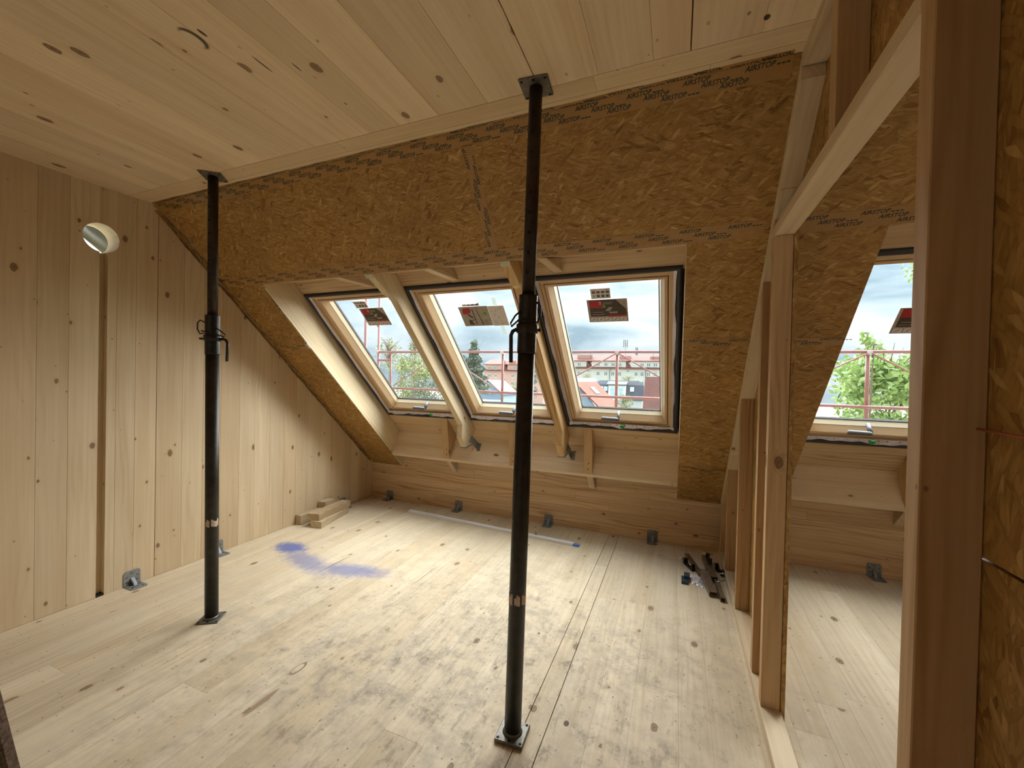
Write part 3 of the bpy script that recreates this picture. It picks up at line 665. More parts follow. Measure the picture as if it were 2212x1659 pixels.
# leaflets stuck to the panes
def leaflet(name, x0, x1, t0, t1, label, style, o=.3775, curl=0.0, skew=0.0):
    root = thing(name, sl(x0, t0, o), label, 'leaflet'); w, h = x1 - x0, t1 - t0
    def P(u, v, l=0): return sl(x0 + u * w + skew * v, t0 + v * h, o - l - curl * max(0, v - .55) ** 2 * 4 - .004)
    mb = MB(); N = 6
    for i in range(N + 1): mb.v += [tuple(P(0, i / N)), tuple(P(1, i / N)), tuple(P(1, i / N, .001)), tuple(P(0, i / N, .001))]
    for i in range(N):
        for k in range(4): a = i * 4 + k; b = i * 4 + (k + 1) % 4; mb.f.append((a, b, b + 4, a + 4))
    mb.f += [(0, 1, 2, 3), tuple(4 * N + k for k in range(4))]; mb.build('sheet', 'paper_grey' if style in ('photo', 'tools') else 'paper', root)
    def patch(nm, mat, quads, l=.0016):
        q = MB()
        for pts in quads: q.add([P(u, v, l) for u, v in pts], [tuple(range(len(pts)))])
        q.each(nm, mat, root)
    R4 = lambda a, b, c_, d: [(a, b), (c_, b), (c_, d), (a, d)]
    if style == 'photo':
        patch('photo_print', 'print_dark', [[(.06, .26), (.97, .26), (.97, .55), (.72, .97), (.06, .97)]])
        patch('logo_print', 'print_red', [R4(.06, .64, .38, .95), R4(.50, .24, .97, .31)], .0020)
        patch('beam_print', 'paper_grey', [[(.44, .50), (.54, .66), (.64, .66), (.56, .50)], [(.56, .38), (.74, .38), (.76, .46), (.52, .46)], R4(.40, .86, .66, .88), R4(.40, .80, .62, .82), R4(.12, .44, .40, .46), R4(.10, .34, .42, .36)], .0022)
        patch('eco_print', 'print_green', [[(.38, .64), (.47, .64), (.45, .76), (.39, .79)]], .0024)
        patch('pictogram', 'paper', [R4(.04 + k * .19, .04, .20 + k * .19, .21) for k in range(5)], .0020)
        patch('pictogram_ink', 'print_ink', [[(.07 + k * .19, .08), (.10 + k * .19, .08), (.17 + k * .19, .18), (.15 + k * .19, .18)] for k in range(5)], .0026)
        q = [R4(.09, .80, .11, .92), R4(.13, .80, .15, .92), R4(.15, .85, .18, .87), R4(.20, .80, .22, .92), R4(.24, .80, .28, .82), R4(.24, .90, .28, .92)]
        ringq = []
        for k in range(10):
            a, b = 2 * pi * k / 10, 2 * pi * (k + 1) / 10; ringq.append([(.33 + .030 * cos(a), .85 + .065 * sin(a)), (.33 + .030 * cos(b), .85 + .065 * sin(b)), (.33 + .020 * cos(b), .85 + .042 * sin(b)), (.33 + .020 * cos(a), .85 + .042 * sin(a))])
        patch('logo_ring', 'paper', ringq, .0026)
    elif style == 'small':
        qs = [R4(.07 + k * .235, .55, .24 + k * .235, .76) for k in range(4)] + [R4(.30 + k * .235, .14, .46 + k * .235, .40) for k in range(3)] + [[(.09, .16), (.12, .16), (.21, .38), (.18, .38)], [(.18, .16), (.21, .16), (.12, .38), (.09, .38)]]
        patch('pictogram', 'print_ink', qs); patch('heading_print', 'print_red', [R4(.08, .86, .30, .90), R4(.74, .86, .92, .90)])
    elif style == 'tools':
        patch('logo_print', 'print_red', [[(.08, .70), (.14, .92), (.36, .94), (.40, .80), (.34, .66), (.12, .62)]])
        patch('drawing_print', 'print_dark', [[(.22, .60), (.30, .62), (.42, .44), (.36, .42)], [(.20, .08), (.38, .08), (.28, .34), (.22, .34)], R4(.44, .10, .47, .88), [(.66, .06), (.70, .06), (.64, .52), (.60, .88), (.58, .88)], [(.28, .26), (.46, .34), (.46, .37), (.28, .30)]], .0020)
        patch('eco_print', 'print_green', [[(.80, .56), (.90, .56), (.92, .66), (.86, .74), (.80, .70)]], .0024)
        patch('text_print', 'print_ink', [R4(.74 + .05 * (k % 3), .12 + .07 * (k // 3), .77 + .05 * (k % 3), .15 + .07 * (k // 3)) for k in range(9)], .0020)
    elif style == 'sketch':
        rr = random.Random(3); qs = []
        for k in range(22):
            u, v = rr.uniform(.08, .85), rr.uniform(.08, .88); a = rr.uniform(0, 3.1); l_ = rr.uniform(.05, .14); dx, dy = cos(a) * l_, sin(a) * l_
            qs.append([(u, v), (u + dx, v + dy), (u + dx + .015, v + dy - .02), (u + .015, v - .02)])
        patch('sketch_print', 'print_dark', [[(min(.97, max(.03, a)), min(.97, max(.03, b))) for a, b in q] for q in qs])
    return root
leaflet('leaflet', 2.730, 2.999, 1.684, 1.873, 'dark leaflet with red block and pictogram row on the rightmost window of three', 'photo')
leaflet('leaflet', 2.765, 2.895, 1.880, 1.960, 'small white pictogram card just above the dark leaflet on the rightmost window of three', 'small')
leaflet('leaflet', .770, 1.020, 1.725, 1.907, 'dark photo leaflet on the leftmost roof window', 'photo')
leaflet('leaflet', .751, .880, 1.912, 1.996, 'small curled white card above the leaflet on the leftmost roof window', 'small', curl=.03)
leaflet('leaflet', 1.725, 1.974, 1.683, 1.870, 'leaflet with red blot and tool drawings on the middle roof window', 'tools')
leaflet('leaflet', 1.975, 2.108, 1.679, 1.866, 'white sheet of small line drawings on the middle roof window', 'sketch')
leaflet('leaflet', 1.768, 1.913, 1.875, 1.920, 'folded white card peeking over the drawing leaflet on the middle roof window', 'small', curl=.05)
leaflet('leaflet', 4.455, 4.715, 1.533, 1.714, 'dark leaflet with red block on the separate roof window behind the post', 'photo')
def strip_tape(x, t, l, label):
    o = hexa('adhesive_strip', [sl(*p) for p in ((x, t, .3745), (x + .032, t, .3745), (x + .032, t + l, .3745), (x, t + l, .3745), (x, t, .3735), (x + .032, t, .3735), (x + .032, t + l, .3735), (x, t + l, .3735))], 'clear_tape'); tag(o, label, 'tape', 'tape strips on the middle window')
strip_tape(2.030, 1.87, .068, 'upper milky tape strip above the white drawing sheet on the middle window')
strip_tape(2.030, 1.592, .085, 'lower milky tape strip below the white drawing sheet on the middle window')

# ------------------------------------------------------------------ stud partition on the right
def partition():
    root = thing('wall_partition', (XP, -1, 0), 'open stud partition on the right with a doorway', None, kind='structure')
    X0, X1 = XP, XP + XD
    zs = lambda y: K - y * (H - K) / S - .004           # slope height
    box('sole_plate', X0 - .004, X1 + .004, -4.9, -.002, 0, .045, 'frame_wood_y', root, c=.0015)
    dz = .052 / CA
    cutsl = [(-.06, -.62), (-.622, -1.50), (-1.502, -1.94), (-1.942, -2.205)]
    for y0, y1 in cutsl: prism('slope_plate', [(y0, zs(y0)), (y1, zs(y1)), (y1, zs(y1) - dz), (y0, zs(y0) - dz)], X0, X1, 'rafter_wood', root, f=YZ, c=.0012)
    box('top_plate', X0, X1, -4.9, -2.21, H - .047, H - .001, 'frame_wood_y', root, c=.0012)
    for y in (-1.83, -1.61, -1.02, -.46):
        y0, y1 = y - .022, y + .023; e = .0015 / .7
        prism('stud', [(y0, .0455), (y1, .0455), (y1, zs(y1) - dz - .002), (y0, zs(y0) - dz - .002)] if y > -1.8 else [(y0, .0455), (y1, .0455), (y1, 2.049), (y0, 2.049)], X0 + .0005, X1 - .0005, 'frame_wood_z', root, f=YZ, c=.0015)
    prism('stud', [(-.12, .0455), (-.075, .0455), (-.075, zs(-.075) - dz - .002), (-.12, zs(-.12) - dz - .002)], X0 + .0005, X1 - .0005, 'frame_wood_z', root, f=YZ, c=.0015)
    box('header', X0, X1 + .002, -2.968, -1.808, 2.050, 2.094, 'frame_wood_y', root, c=.002)
    box('cripple_stud', X0 + .0005, X1 - .0005, -2.555, -2.508, 2.0945, H - .0475, 'frame_wood_z', root, c=.0015)
    prism('cripple_stud', [(-1.853, 2.0945), (-1.808, 2.0945), (-1.808, zs(-1.808) - dz - .002), (-1.853, zs(-1.853) - dz - .002)], X0 + .0005, X1 - .0005, 'frame_wood_z', root, f=YZ)
    box('door_post', X0, X0 + .078, -3.012, -2.969, 0.0455, H - .0475, 'frame_wood_z', root, c=.002)
    box('stud', X0 + .0005, X1 - .0005, -3.66, -3.615, 0.0455, H - .0475, 'frame_wood_z', root, c=.0015)
    box('stud', X0 + .0005, X1 - .0005, -4.30, -4.255, 0.0455, H - .0475, 'frame_wood_z', root, c=.0015)
    # sheathing on the far side
    xs0, xs1 = X1 + .0005, X1 + XO
    prism('osb_panel', [(-.01, .002), (-.92, .002), (-.92, zs(-.92)), (-.01, zs(-.01))], xs0, xs1, 'osb_upright', root, f=YZ)
    prism('osb_panel', [(-.923, .002), (-1.856, .002), (-1.856, zs(-1.856)), (-.923, zs(-.923))], xs0, xs1, 'osb_upright', root, f=YZ)
    prism('osb_panel', [(-1.859, 2.094), (-2.9, 2.094), (-2.9, H - .002), (-S, H - .002), (-1.859, zs(-1.859))], xs0, xs1, 'osb_upright', root, f=YZ)
    box('osb_panel', xs0 + .006, xs1 + .006, -4.9, -3.0, .002, 1.155, 'osb_upright', root, c=.001)
    box('osb_panel', xs0 + .006, xs1 + .006, -4.9, -3.0, 1.159, H - .002, 'osb_upright', root, c=.001)
    box('joint_light_stop', xs1 + .0065, xs1 + .03, -4.9, -3.0, 1.11, 1.20, 'frame_wood_y', root)  # unseen strip added behind the panel joint to stop light leaking through
    mb = MB()
    mb.tube([(X0 + .03, -1.61 - .024, 1.10), (X0 + .03, -1.60, 1.10)], .004, 8)
    mb.each('screw', 'screw_black', root)
partition()
o = tube('cord', [(XP + .066, -3.014, 1.357), (XP + .06, -3.3, 1.352), (XP + .062, -3.6, 1.355), (XP + .066, -4.28, 1.36)], .0022, 'cord_red', n=8); tag(o, 'thin reddish cord stretched along the flake board behind the door post', 'cord')

# shell behind the camera
def shell():
    b = MB(); b.box(-.1, 6.5, -6.7, -6.6, 0, H); o = b.build('wall_back', 'osb_upright'); tag(o, 'flake board wall behind the camera', None, kind='structure')
    o = box('wall_right', 6.5, 6.6, -6.6, .1, 0, 3.0, 'left_wood'); tag(o, 'far right wall of the next room', None, kind='structure')
shell()

# ------------------------------------------------------------------ steel props
def prop(bx, by, tx, ty, rot_b, rot_t, label, thick, hand, group):
    root = thing('steel_prop', (bx, by, 0), label, 'prop', group); B = Vector((bx, by, 0)); T = Vector((tx, ty, H))
    at = lambda z: B + (T - B) * (z / H)
    def plate(nm, z0, z1, rot, c, hs=.057):
        ca, sa = cos(rot), sin(rot); pts = []
        for z in (z0, z1):
            for a, b in ((-hs, -hs), (hs, -hs), (hs, hs), (-hs, hs)): pts.append(Vector((c.x + a * ca - b * sa, c.y + a * sa + b * ca, z)))
        p = hexa(nm, pts, 'plate_steel', root, c=.0025); hb = MB()
        for a, b in ((-.8, -.8), (.8, -.8), (.8, .8), (-.8, .8), (0, -.8)):
            a *= hs; b *= hs; q = Vector((c.x + a * ca - b * sa, c.y + a * sa + b * ca, 0)); zz = z1 if z0 < 1 else z0
            hb.tube([q + Vector((0, 0, zz - .0006)), q + Vector((0, 0, zz + .0006))], .006, 10)
        hb.each('plate_hole', 'hole_dark', p); return p
    plate('base_plate', .0005, thick, rot_b, B); plate('head_plate', H - .008, H - .0005, rot_t, T)
    m = MB(); m.tube([at(thick - .001), at(1.60)], .0335, 28); m.build('outer_tube', 'prop_steel', root, True)
    m = MB(); m.tube([at(thick), at(thick + .012)], [.040, .0335], 28); m.build('weld', 'plate_steel', root, True)
    m = MB(); pts = []; rs = []; z = 1.52                # threaded collar
    while z < 1.745:
        pts += [at(z), at(z + .004)]; rs += [.0355, .0375]; z += .0085
    m.tube(pts, rs, 28); m.build('thread', 'prop_steel', root, True)
    m = MB(); m.tube([at(1.745), at(H - .008)], .0255, 24); inner = m.build('inner_tube', 'prop_steel_upper', root, True)
    hm = MB(); z = 1.83; dirv = (Vector((3.3176, -3.8662, 0)) - Vector((bx, by, 0))).normalized(); dirv = Vector((0, -1, 0)) * .75 + dirv * .25; dirv.normalize()
    while z < 2.48: c = at(z); hm.tube([c + dirv * .0245, c + dirv * .0262], .0065, 12); z += .076
    hm.each('pin_hole', 'hole_dark', inner)
    m = MB(); m.tube([at(1.598), at(1.602), at(1.632), at(1.636)], [.038, .043, .043, .038], 28); nut = m.build('adjusting_nut', 'prop_steel', root, True)
    c = at(1.612); s = hand
    u = Vector((.927, .374, 0)) * s * (1.12 if s > 0 else .80)
    hb = MB(); hb.tube([c - u * .066, c - u * .030], .0065, 10)
    hb.tube([c + u * .030, c + u * .056, c + u * .070 + Vector((0, 0, -.006)), c + u * .078 + Vector((0, 0, -.022)), c + u * .076 + Vector((0, 0, -.128))], .0075, 12); hb.build('nut_handle', 'prop_steel', root, True)
    # bent locking pin with its wire loop
    c = at(1.665); lp = MB(); u2 = -u
    lp.tube([c + u2 * .030 + Vector((0, -.012, .04)), c + u2 * .052 + Vector((0, -.012, .052)), c + u2 * .066 + Vector((0, -.012, .036)), c + u2 * .066 + Vector((0, -.012, .0)), c + u2 * .052 + Vector((0, -.012, -.026)), c + u2 * .034 + Vector((0, -.012, -.022))], .0038, 8)
    lp.tube([c - u2 * .02 + Vector((0, -.032, .015)), c - u2 * .05 + Vector((0, -.02, .0)), c - u2 * .078 + Vector((0, -.01, -.03)), c - u2 * .072 + Vector((0, -.012, -.042)), c - u2 * .03 + Vector((0, -.036, -.022)), c + u2 * .02 + Vector((0, -.04, -.012))], .0038, 8)
    lp.build('locking_pin', 'prop_steel', root, True)
    # worn label band
    lb = MB(); N = 28; z0 = .535
    for k in range(N):
        if (k * 7) % 11 in (3, 8): continue
        a0, a1 = 2 * pi * k / N, 2 * pi * (k + 1) / N; c0 = at(z0); zt = .034 + .012 * ((k * 5) % 3) / 2; zb = .006 * ((k * 3) % 4) / 3
        pp = [c0 + Vector((cos(a) * .0342, sin(a) * .0342, z)) for a, z in ((a0, zb), (a1, zb), (a1, zt), (a0, zt))]; lb.add(pp, [(0, 1, 2, 3)])
    lb.build('worn_label', 'label_worn', root)
    return root
G_ = 'steel props between floor and ceiling'
prop(.866, -2.337, .816, -2.334, radians(33), radians(38), 'dark steel prop on the left, standing in front of the left wall', .007, 1, G_)
prop(2.746, -2.360, 2.786, -2.372, radians(3), radians(5), 'dark steel prop in the middle, standing in front of the roof windows', .016, -1, G_)

# ------------------------------------------------------------------ angle brackets
def bracket(x, y, wall, label):
    """wall 'k': on the knee wall at x; 'l': on the left wall at y"""
    base = (x, y, 0); root = thing('angle_bracket', base, label, 'bracket', 'galvanised brackets along the foot of the walls')
    def P(a, d, z): return Vector((x + a, -d, z)) if wall == 'k' else Vector((d, y + a, z))
    def leaf(nm, pts, n):                               # outline with cut corners, thickness n
        k = len(pts); vs = [P(*p) for p in pts] + [P(p[0] + n[0], p[1] + n[1], p[2] + n[2]) for p in pts]
        poly(nm, vs, [tuple(range(k)), tuple(range(k, 2 * k))] + [(i, (i + 1) % k, k + (i + 1) % k, k + i) for i in range(k)], 'galvanised', root)
    leaf('wall_leaf', [(-.045, .0012, .001), (.045, .0012, .001), (.045, .0012, .085), (.035, .0012, .097), (-.035, .0012, .097), (-.045, .0012, .085)], (0, .003, 0))
    leaf('floor_leaf', [(-.045, .0012, .0008), (.045, .0012, .0008), (.045, .090, .0008), (.033, .103, .0008), (-.033, .103, .0008), (-.045, .090, .0008)], (0, 0, .003))
    leaf('rib', [(-.008, .004, .003), (-.008, .046, .003), (-.004, .040, .012), (-.004, .012, .042), (-.008, .004, .050)], (.016, 0, 0))
    s = MB()
    for (a, z) in ((-.028, .028), (.028, .028), (-.028, .060), (.028, .060), (0, .080)): s.tube([P(a, .004, z), P(a, .0075, z)], .0055, 8)
    for (a, d) in ((-.028, .035), (.028, .035), (-.028, .07), (.028, .07)): s.tube([P(a, d, .0035), P(a, d, .007)], .0055, 8)
    s.each('bolt', 'tool_steel', root)
for y, lb in ((-2.305, 'galvanised angle bracket on the left wall nearest the camera, left of the prop'), (-1.765, 'galvanised angle bracket on the left wall just right of the left prop'), (-.47, 'galvanised angle bracket on the left wall behind the timber offcuts')):
    bracket(0, y, 'l', lb)
for x, lb in ((.262, 'galvanised angle bracket on the knee wall nearest the left corner'), (1.17, 'galvanised angle bracket on the knee wall behind the left part of the white profile'), (2.18, 'galvanised angle bracket on the knee wall just right of the middle prop'), (3.15, 'galvanised angle bracket on the knee wall left of the clamp heap'), (4.73, 'galvanised angle bracket on the knee wall of the next room, beyond the doorway')):
    bracket(x, 0, 'k', lb)

# ------------------------------------------------------------------ timber offcuts
def offcut(pts, z0, z1, label):
    cx = sum(p[0] for p in pts) / 4; cy = sum(p[1] for p in pts) / 4
    o = hexa('timber_offcut', [Vector((p[0], p[1], z0)) for p in pts] + [Vector((p[0], p[1], z1)) for p in pts], 'offcut_wood', c=.0015); tag(o, label, 'timber', 'timber offcuts by the left wall')
offcut([(.196, -1.055), (.308, -1.035), (.202, -.585), (.090, -.605)], .0005, .060, 'long laminated offcut lying lowest in front, under another long one')
offcut([(.150, -1.045), (.262, -1.020), (.200, -.560), (.098, -.575)], .0605, .122, 'long laminated offcut lying on top of another long one')
offcut([(.004, -1.058), (.068, -1.052), (.074, -.595), (.010, -.60)], .0005, .090, 'offcut on edge against the left wall, carrying the short block')
offcut([(.004, -.80), (.094, -.79), (.086, -.66), (.003, -.67)], .0905, .150, 'short offcut block lying across the piece against the left wall')

# ------------------------------------------------------------------ white profile
def profile():
    a, b = Vector((.735, -.290, 0)), Vector((2.575, -.412, 0)); d = (b - a).normalized(); n = Vector((-d.y, d.x, 0)); e = b - d * .05
    root = thing('white_profile', a, 'long white plastic profile with a blue end lying before the knee wall', 'profile')
    F = lambda p, q: (lambda s, w, z: p + d * s + n * w + Vector((0, 0, z)))
    L = (e - a).length; f = F(a, b)
    m = MB(); m.box(0, L, -.022, .022, .001, .016, f); m.box(0, L, -.022, -.018, .016, .021, f); m.box(0, L, .018, .022, .016, .021, f); m.build('channel', 'white_profile', root)
    m = MB(); m.box(L + .0005, L + .055, -.019, .019, .001, .014, f); m.build('blue_end', 'blue_film', root)
    o = box('wood_chip', 2.16, 2.185, -.372, -.366, .021, .046, 'offcut_wood'); tag(o, 'tiny wood chip standing on the white profile right of the middle prop', 'chip')
profile()

# ------------------------------------------------------------------ heap of clamps and steel profiles
def bar(name, p, q, w, h, label, mat='tool_steel', channel=True, group='steel profiles heaped by the partition'):
    p, q = Vector(p), Vector(q); d = (q - p).normalized(); n = Vector((-d.y, d.x, 0)).normalized(); u = n.cross(d) * -1
    if u.z < 0: u = -u
    L = (q - p).length; f = lambda s, a, z: p + d * s + n * a + u * z; m = MB()
    m.box(0, L, -w / 2, w / 2, h - .003, h, f)
    if channel: m.box(0, L, -w / 2, -w / 2 + .003, 0, h - .003, f); m.box(0, L, w / 2 - .003, w / 2, 0, h - .003, f)
    o = m.build(name, mat); tag(o, label, 'profile', group); return o
bar('steel_profile', (3.430, -.205, .002), (3.520, -.560, .002), .036, .014, 'flat steel bar at the back left of the heap by the partition')
bar('steel_profile', (3.560, -.240, .003), (3.600, -.640, .012), .044, .034, 'steel channel in the middle of the heap pointing to the knee wall')
bar('steel_profile', (3.530, -.600, .040), (3.578, -.850, .003), .050, .034, 'short steel channel at the front of the heap with its open end to the room')
bar('steel_profile', (3.612, -.590, .002), (3.632, -.900, .002), .030, .030, 'narrow steel channel at the front right of the heap beside the sole plate')
def clamp(loc, rot, label, s=1.0):
    root = thing('screw_clamp', loc, label, 'clamp', 'black screw clamps by the partition'); L = Vector(loc); ca, sa = cos(rot), sin(rot)
    f = lambda x, y, z: L + Vector(((x * ca - y * sa) * s, (x * sa + y * ca) * s, z * s))
    m = MB(); m.box(-.012, .012, -.07, .07, .001, .012, f); m.box(-.012, .012, .055, .07, .012, .05, f); m.box(-.014, .014, -.07, -.045, .012, .045, f); m.build('clamp_body', 'tool_black', root)
    m = MB(); m.tube([f(0, -.045, .030), f(0, .050, .030)], .005 * s, 10); m.tube([f(-.045, -.085, .030), f(.045, -.085, .030)], .004 * s, 8); m.tube([f(0, -.09, .03), f(0, -.045, .03)], .009 * s, 10); m.build('spindle', 'tool_chrome', root, True)
    m = MB(); m.tube([f(0, .044, .03), f(0, .054, .03)], .014 * s, 12); m.build('pad', 'tool_black', root, True)
clamp((3.440, -.440, .001), radians(205), 'black screw clamp at the left side of the heap by the partition')
clamp((3.583, -.375, .048), radians(186), 'black screw clamp lying on the middle steel channel of the heap', .9)
clamp((3.652, -.440, .001), radians(15), 'black screw clamp at the right side of the heap against the sole plate', .9)
m = MB(); m.box(3.385, 3.430, -.745, -.655, .001, .022); m.box(3.402, 3.440, -.700, -.630, .022, .040); o = m.build('blue_clip', 'blue_clip'); tag(o, 'bluish metal clip at the left edge of the heap by the partition', 'clip')
def bag():
    m = MB(); N = 10
    for i in range(N + 1):
        for j in range(N + 1):
            u, v = i / N, j / N; x = 3.43 + .10 * u; y = -.70 + .16 * v - .05 * u; e = min(u, 1 - u, v, 1 - v)
            m.v.append((x, y, .002 + .05 * e * (1 + .6 * sin(i * 1.9 + j * 2.7))))
    for i in range(N):
        for j in range(N): a = i * (N + 1) + j; m.f.append((a, a + 1, a + N + 2, a + N + 1))
    o = m.build('plastic_bag', 'plastic_bag'); so = o.modifiers.new('t', 'SOLIDIFY'); so.thickness = .001; tag(o, 'crumpled milky plastic bag between the blue clip and the channels', 'bag')
bag()
for (p, q, lb) in (((3.470, -.715, .008), (3.520, -.695, .008), 'thin steel pin sticking out left of the front channel'), ((3.615, -.690, .036), (3.668, -.640, .036), 'thin steel pin sticking out right over the narrow channel')):
    o = tube('steel_pin', [p, q], .0035, 'tool_chrome', n=8); tag(o, lb, 'pin', 'steel pins in the heap')

# leaning dark plank close to the camera
def plank():
    a = Vector((1.479, -3.241, .001)); up = Vector((.0307, -.1589, .9868)); w = Vector((-.927, -.374, 0)) * .10; n = Vector((.374, -.927, 0)) * .03; L = 1.25
    e = Vector((0, .001, 0)); vs = [a, a + w, a + w + n, a + n] + [p + up * L for p in (a, a + w, a + w + n, a + n)]
    o = hexa('leaning_plank', vs, 'bark_dark', c=.003); tag(o, 'dark rough plank leaning at the lower left edge close to the camera', 'plank')
plank()

# ------------------------------------------------------------------ scaffold outside the windows
def scaffold():
    root = thing('scaffold', (2, 2.6, -7.5), 'red tube scaffold outside the roof windows', 'scaffold'); Y = 2.6
    def T(nm, a, b, r=.022, mat='scaffold_red'): tube(nm, [a, b], r, mat, root, n=10)
    T('guard_rail', (-2.2, Y, 1.90), (7.5, Y, 1.865)); T('guard_rail', (-2.2, Y, 1.20), (7.5, Y, 1.165))
    for x in (-2.165, .515, 2.450, 5.56): T('standard', (x, Y + .03, -7.5 if x < -2 else 1.0), (x, Y + .03, 4.5 if x < -2 else 1.90))
    T('standard', (-2.49, Y + .03, -7.5), (-2.49, Y + .03, 4.5)); T('standard', (-2.93, Y + .5, -7.5), (-2.93, Y + .5, 4.5)); T('standard', (-1.84, Y, 1.0), (-1.84, Y, 1.90), .016)
    T('cross_rail', (-2.165, Y, 1.74), (-1.84, Y, 1.74)); T('diagonal_brace', (-2.30, Y, 2.75), (-2.17, Y, 2.40), .016)
    T('diagonal_brace', (2.44, Y - .03, 1.86), (1.30, Y - .03, 1.19), .011); T('diagonal_brace', (2.47, Y - .03, 1.86), (3.62, Y - .03, 1.19), .011)
    T('diagonal_brace', (-.20, Y - .03, 1.60), (.52, Y - .03, 1.19), .009); T('diagonal_brace', (-1.75, Y - .03, 1.25), (-.75, Y - .03, 1.82), .009)
    T('diagonal_brace', (5.58, Y - .03, 1.85), (6.5, Y - .03, 1.28), .010); T('diagonal_brace', (5.54, Y - .03, 1.85), (4.6, Y - .03, 1.33), .010)
    for x, z in ((2.45, 1.865), (5.56, 1.86), (-2.165, 1.91), (.515, 1.88)):
        m = MB(); m.box(x - .03, x + .03, Y - .03, Y + .05, z - .025, z + .025); m.build('coupler', 'scaffold_clamp', root)
    for x in (.515, 2.45, 5.56, 7.4): T('bracket_leg', (x, Y + .03, 1.0), (x, Y + .03, -7.5))
scaffold()

# ------------------------------------------------------------------ the town
def ground():
    o = poly('ground', [(-200, -30, -7.5), (150, -30, -7.5), (150, 260, -7.5), (-200, 260, -7.5)], [(0, 1, 2, 3)], 'grass'); tag(o, 'grassy ground far below outside', None, kind='structure')
ground()
def far_window(parent, x, y, z, w, h, frame='far_frame', pane='far_pane', name='window'):
    f = MB(); f.box(x - w / 2, x + w / 2, y - .25, y, z - h / 2, z + h / 2); fo = f.build(name, frame, parent); k = .16
    p = MB()
    for s in (-1, 1): p.box(x + s * w / 4 - w / 4 + k * w / 2, x + s * w / 4 + w / 4 - k * w / 2, y - .28, y - .24, z - h / 2 + .14 * h, z + h / 2 - .1 * h)
    p.each('pane', pane, fo)
def white_block():
    Y = 130; root = thing('apartment_building', (-15, Y, -7.5), 'long pale apartment block with red roof bands behind the slate roof', 'building')
    box('wall', -31, 26, Y, Y + 12, -7.5, 5.85, 'white_render', root)
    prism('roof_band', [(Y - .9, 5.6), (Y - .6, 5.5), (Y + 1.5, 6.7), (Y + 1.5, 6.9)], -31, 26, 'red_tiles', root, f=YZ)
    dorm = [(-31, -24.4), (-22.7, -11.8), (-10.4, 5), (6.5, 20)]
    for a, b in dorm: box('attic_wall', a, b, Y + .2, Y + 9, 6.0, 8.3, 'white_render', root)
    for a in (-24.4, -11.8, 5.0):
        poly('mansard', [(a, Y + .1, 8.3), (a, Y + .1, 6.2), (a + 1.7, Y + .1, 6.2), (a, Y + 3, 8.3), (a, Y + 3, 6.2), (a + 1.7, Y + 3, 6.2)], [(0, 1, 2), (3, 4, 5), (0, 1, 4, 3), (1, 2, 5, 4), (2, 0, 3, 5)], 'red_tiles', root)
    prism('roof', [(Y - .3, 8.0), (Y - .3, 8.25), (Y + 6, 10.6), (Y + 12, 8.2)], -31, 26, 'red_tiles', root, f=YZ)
    for a, b, z in ((-27.8, -22.7, 10.2), (-13.9, -10.4, 9.8), (-4.6, -.5, 9.7), (8, 12, 9.6)): box('roof_dormer', a, b, Y + 1.5, Y + 6, 8.9, z, 'chimney_brick', root)
    for x in (-26.8, -20.6, -18.05, -15.8, -13.7, -6.9, -4.9, -2.95, .5, 3, 9, 12): far_window(root, x, Y + .2, 6.95, 1.1, 1.15)
    for x in (-26.8, -20.5, -18.05, -15.8, -13.7, -8.6, -6.8, -4.9, -2.95, .3, 3.3, 7, 10): far_window(root, x, Y, 4.0, .95, 1.5)
    for x in (-26.8, -20.5, -18.05, -15.8, -13.7, -8.6, -6.8, -4.9, -2.95, .3, 3.3, 7, 10): far_window(root, x, Y, 1.1, .95, 1.5)
    for x in (-23.7, -11.1): far_window(root, x, Y, 4.9, .8, .7)
    for x in (-16.8, -5.75): tube('downpipe', [(x + .35, Y - .2, 5.5), (x, Y - .2, 5.0), (x, Y - .2, -7)], .10, 'far_metal', root, n=6)
white_block()
def antenna(x, y, z0, z1, n, w, label):
    root = thing('antenna', (x, y, z0), label, 'antenna', 'roof antennas on the long block'); tube('mast', [(x, y, z0), (x, y, z1)], .06, 'far_metal', root, n=6)
    for k in range(n):
        xx = x + (k - (n - 1) / 2) * w; box('antenna_panel', xx - .13, xx + .13, y - .2, y, z1 - 2.4 if w > .3 else z1 - 1.4, z1, 'far_metal', root)
        tube('stay', [(x, y, z1 - 1.2), (xx, y, z1 - 1.2)], .04, 'far_metal', root, n=6)
antenna(-12.4, 133, 10, 15.2, 3, .55, 'tall cellular antenna with three upright panels on the pale block')
antenna(-8.85, 133, 9.9, 12.7, 2, .5, 'smaller double aerial right of the tall cellular antenna')
for x, z, lb in ((-23.4, 11.9, 'thin roof pole left on the pale block'), (-13.9, 11.9, 'thin roof pole just left of the tall cellular antenna'), (-3.7, 11.4, 'thin roof pole at the right on the pale block')):
    o = tube('roof_pole', [(x, 131.5, 8.6), (x, 131.5, z)], .07, 'far_metal', n=6); tag(o, lb, 'pole', 'thin poles on the pale block')
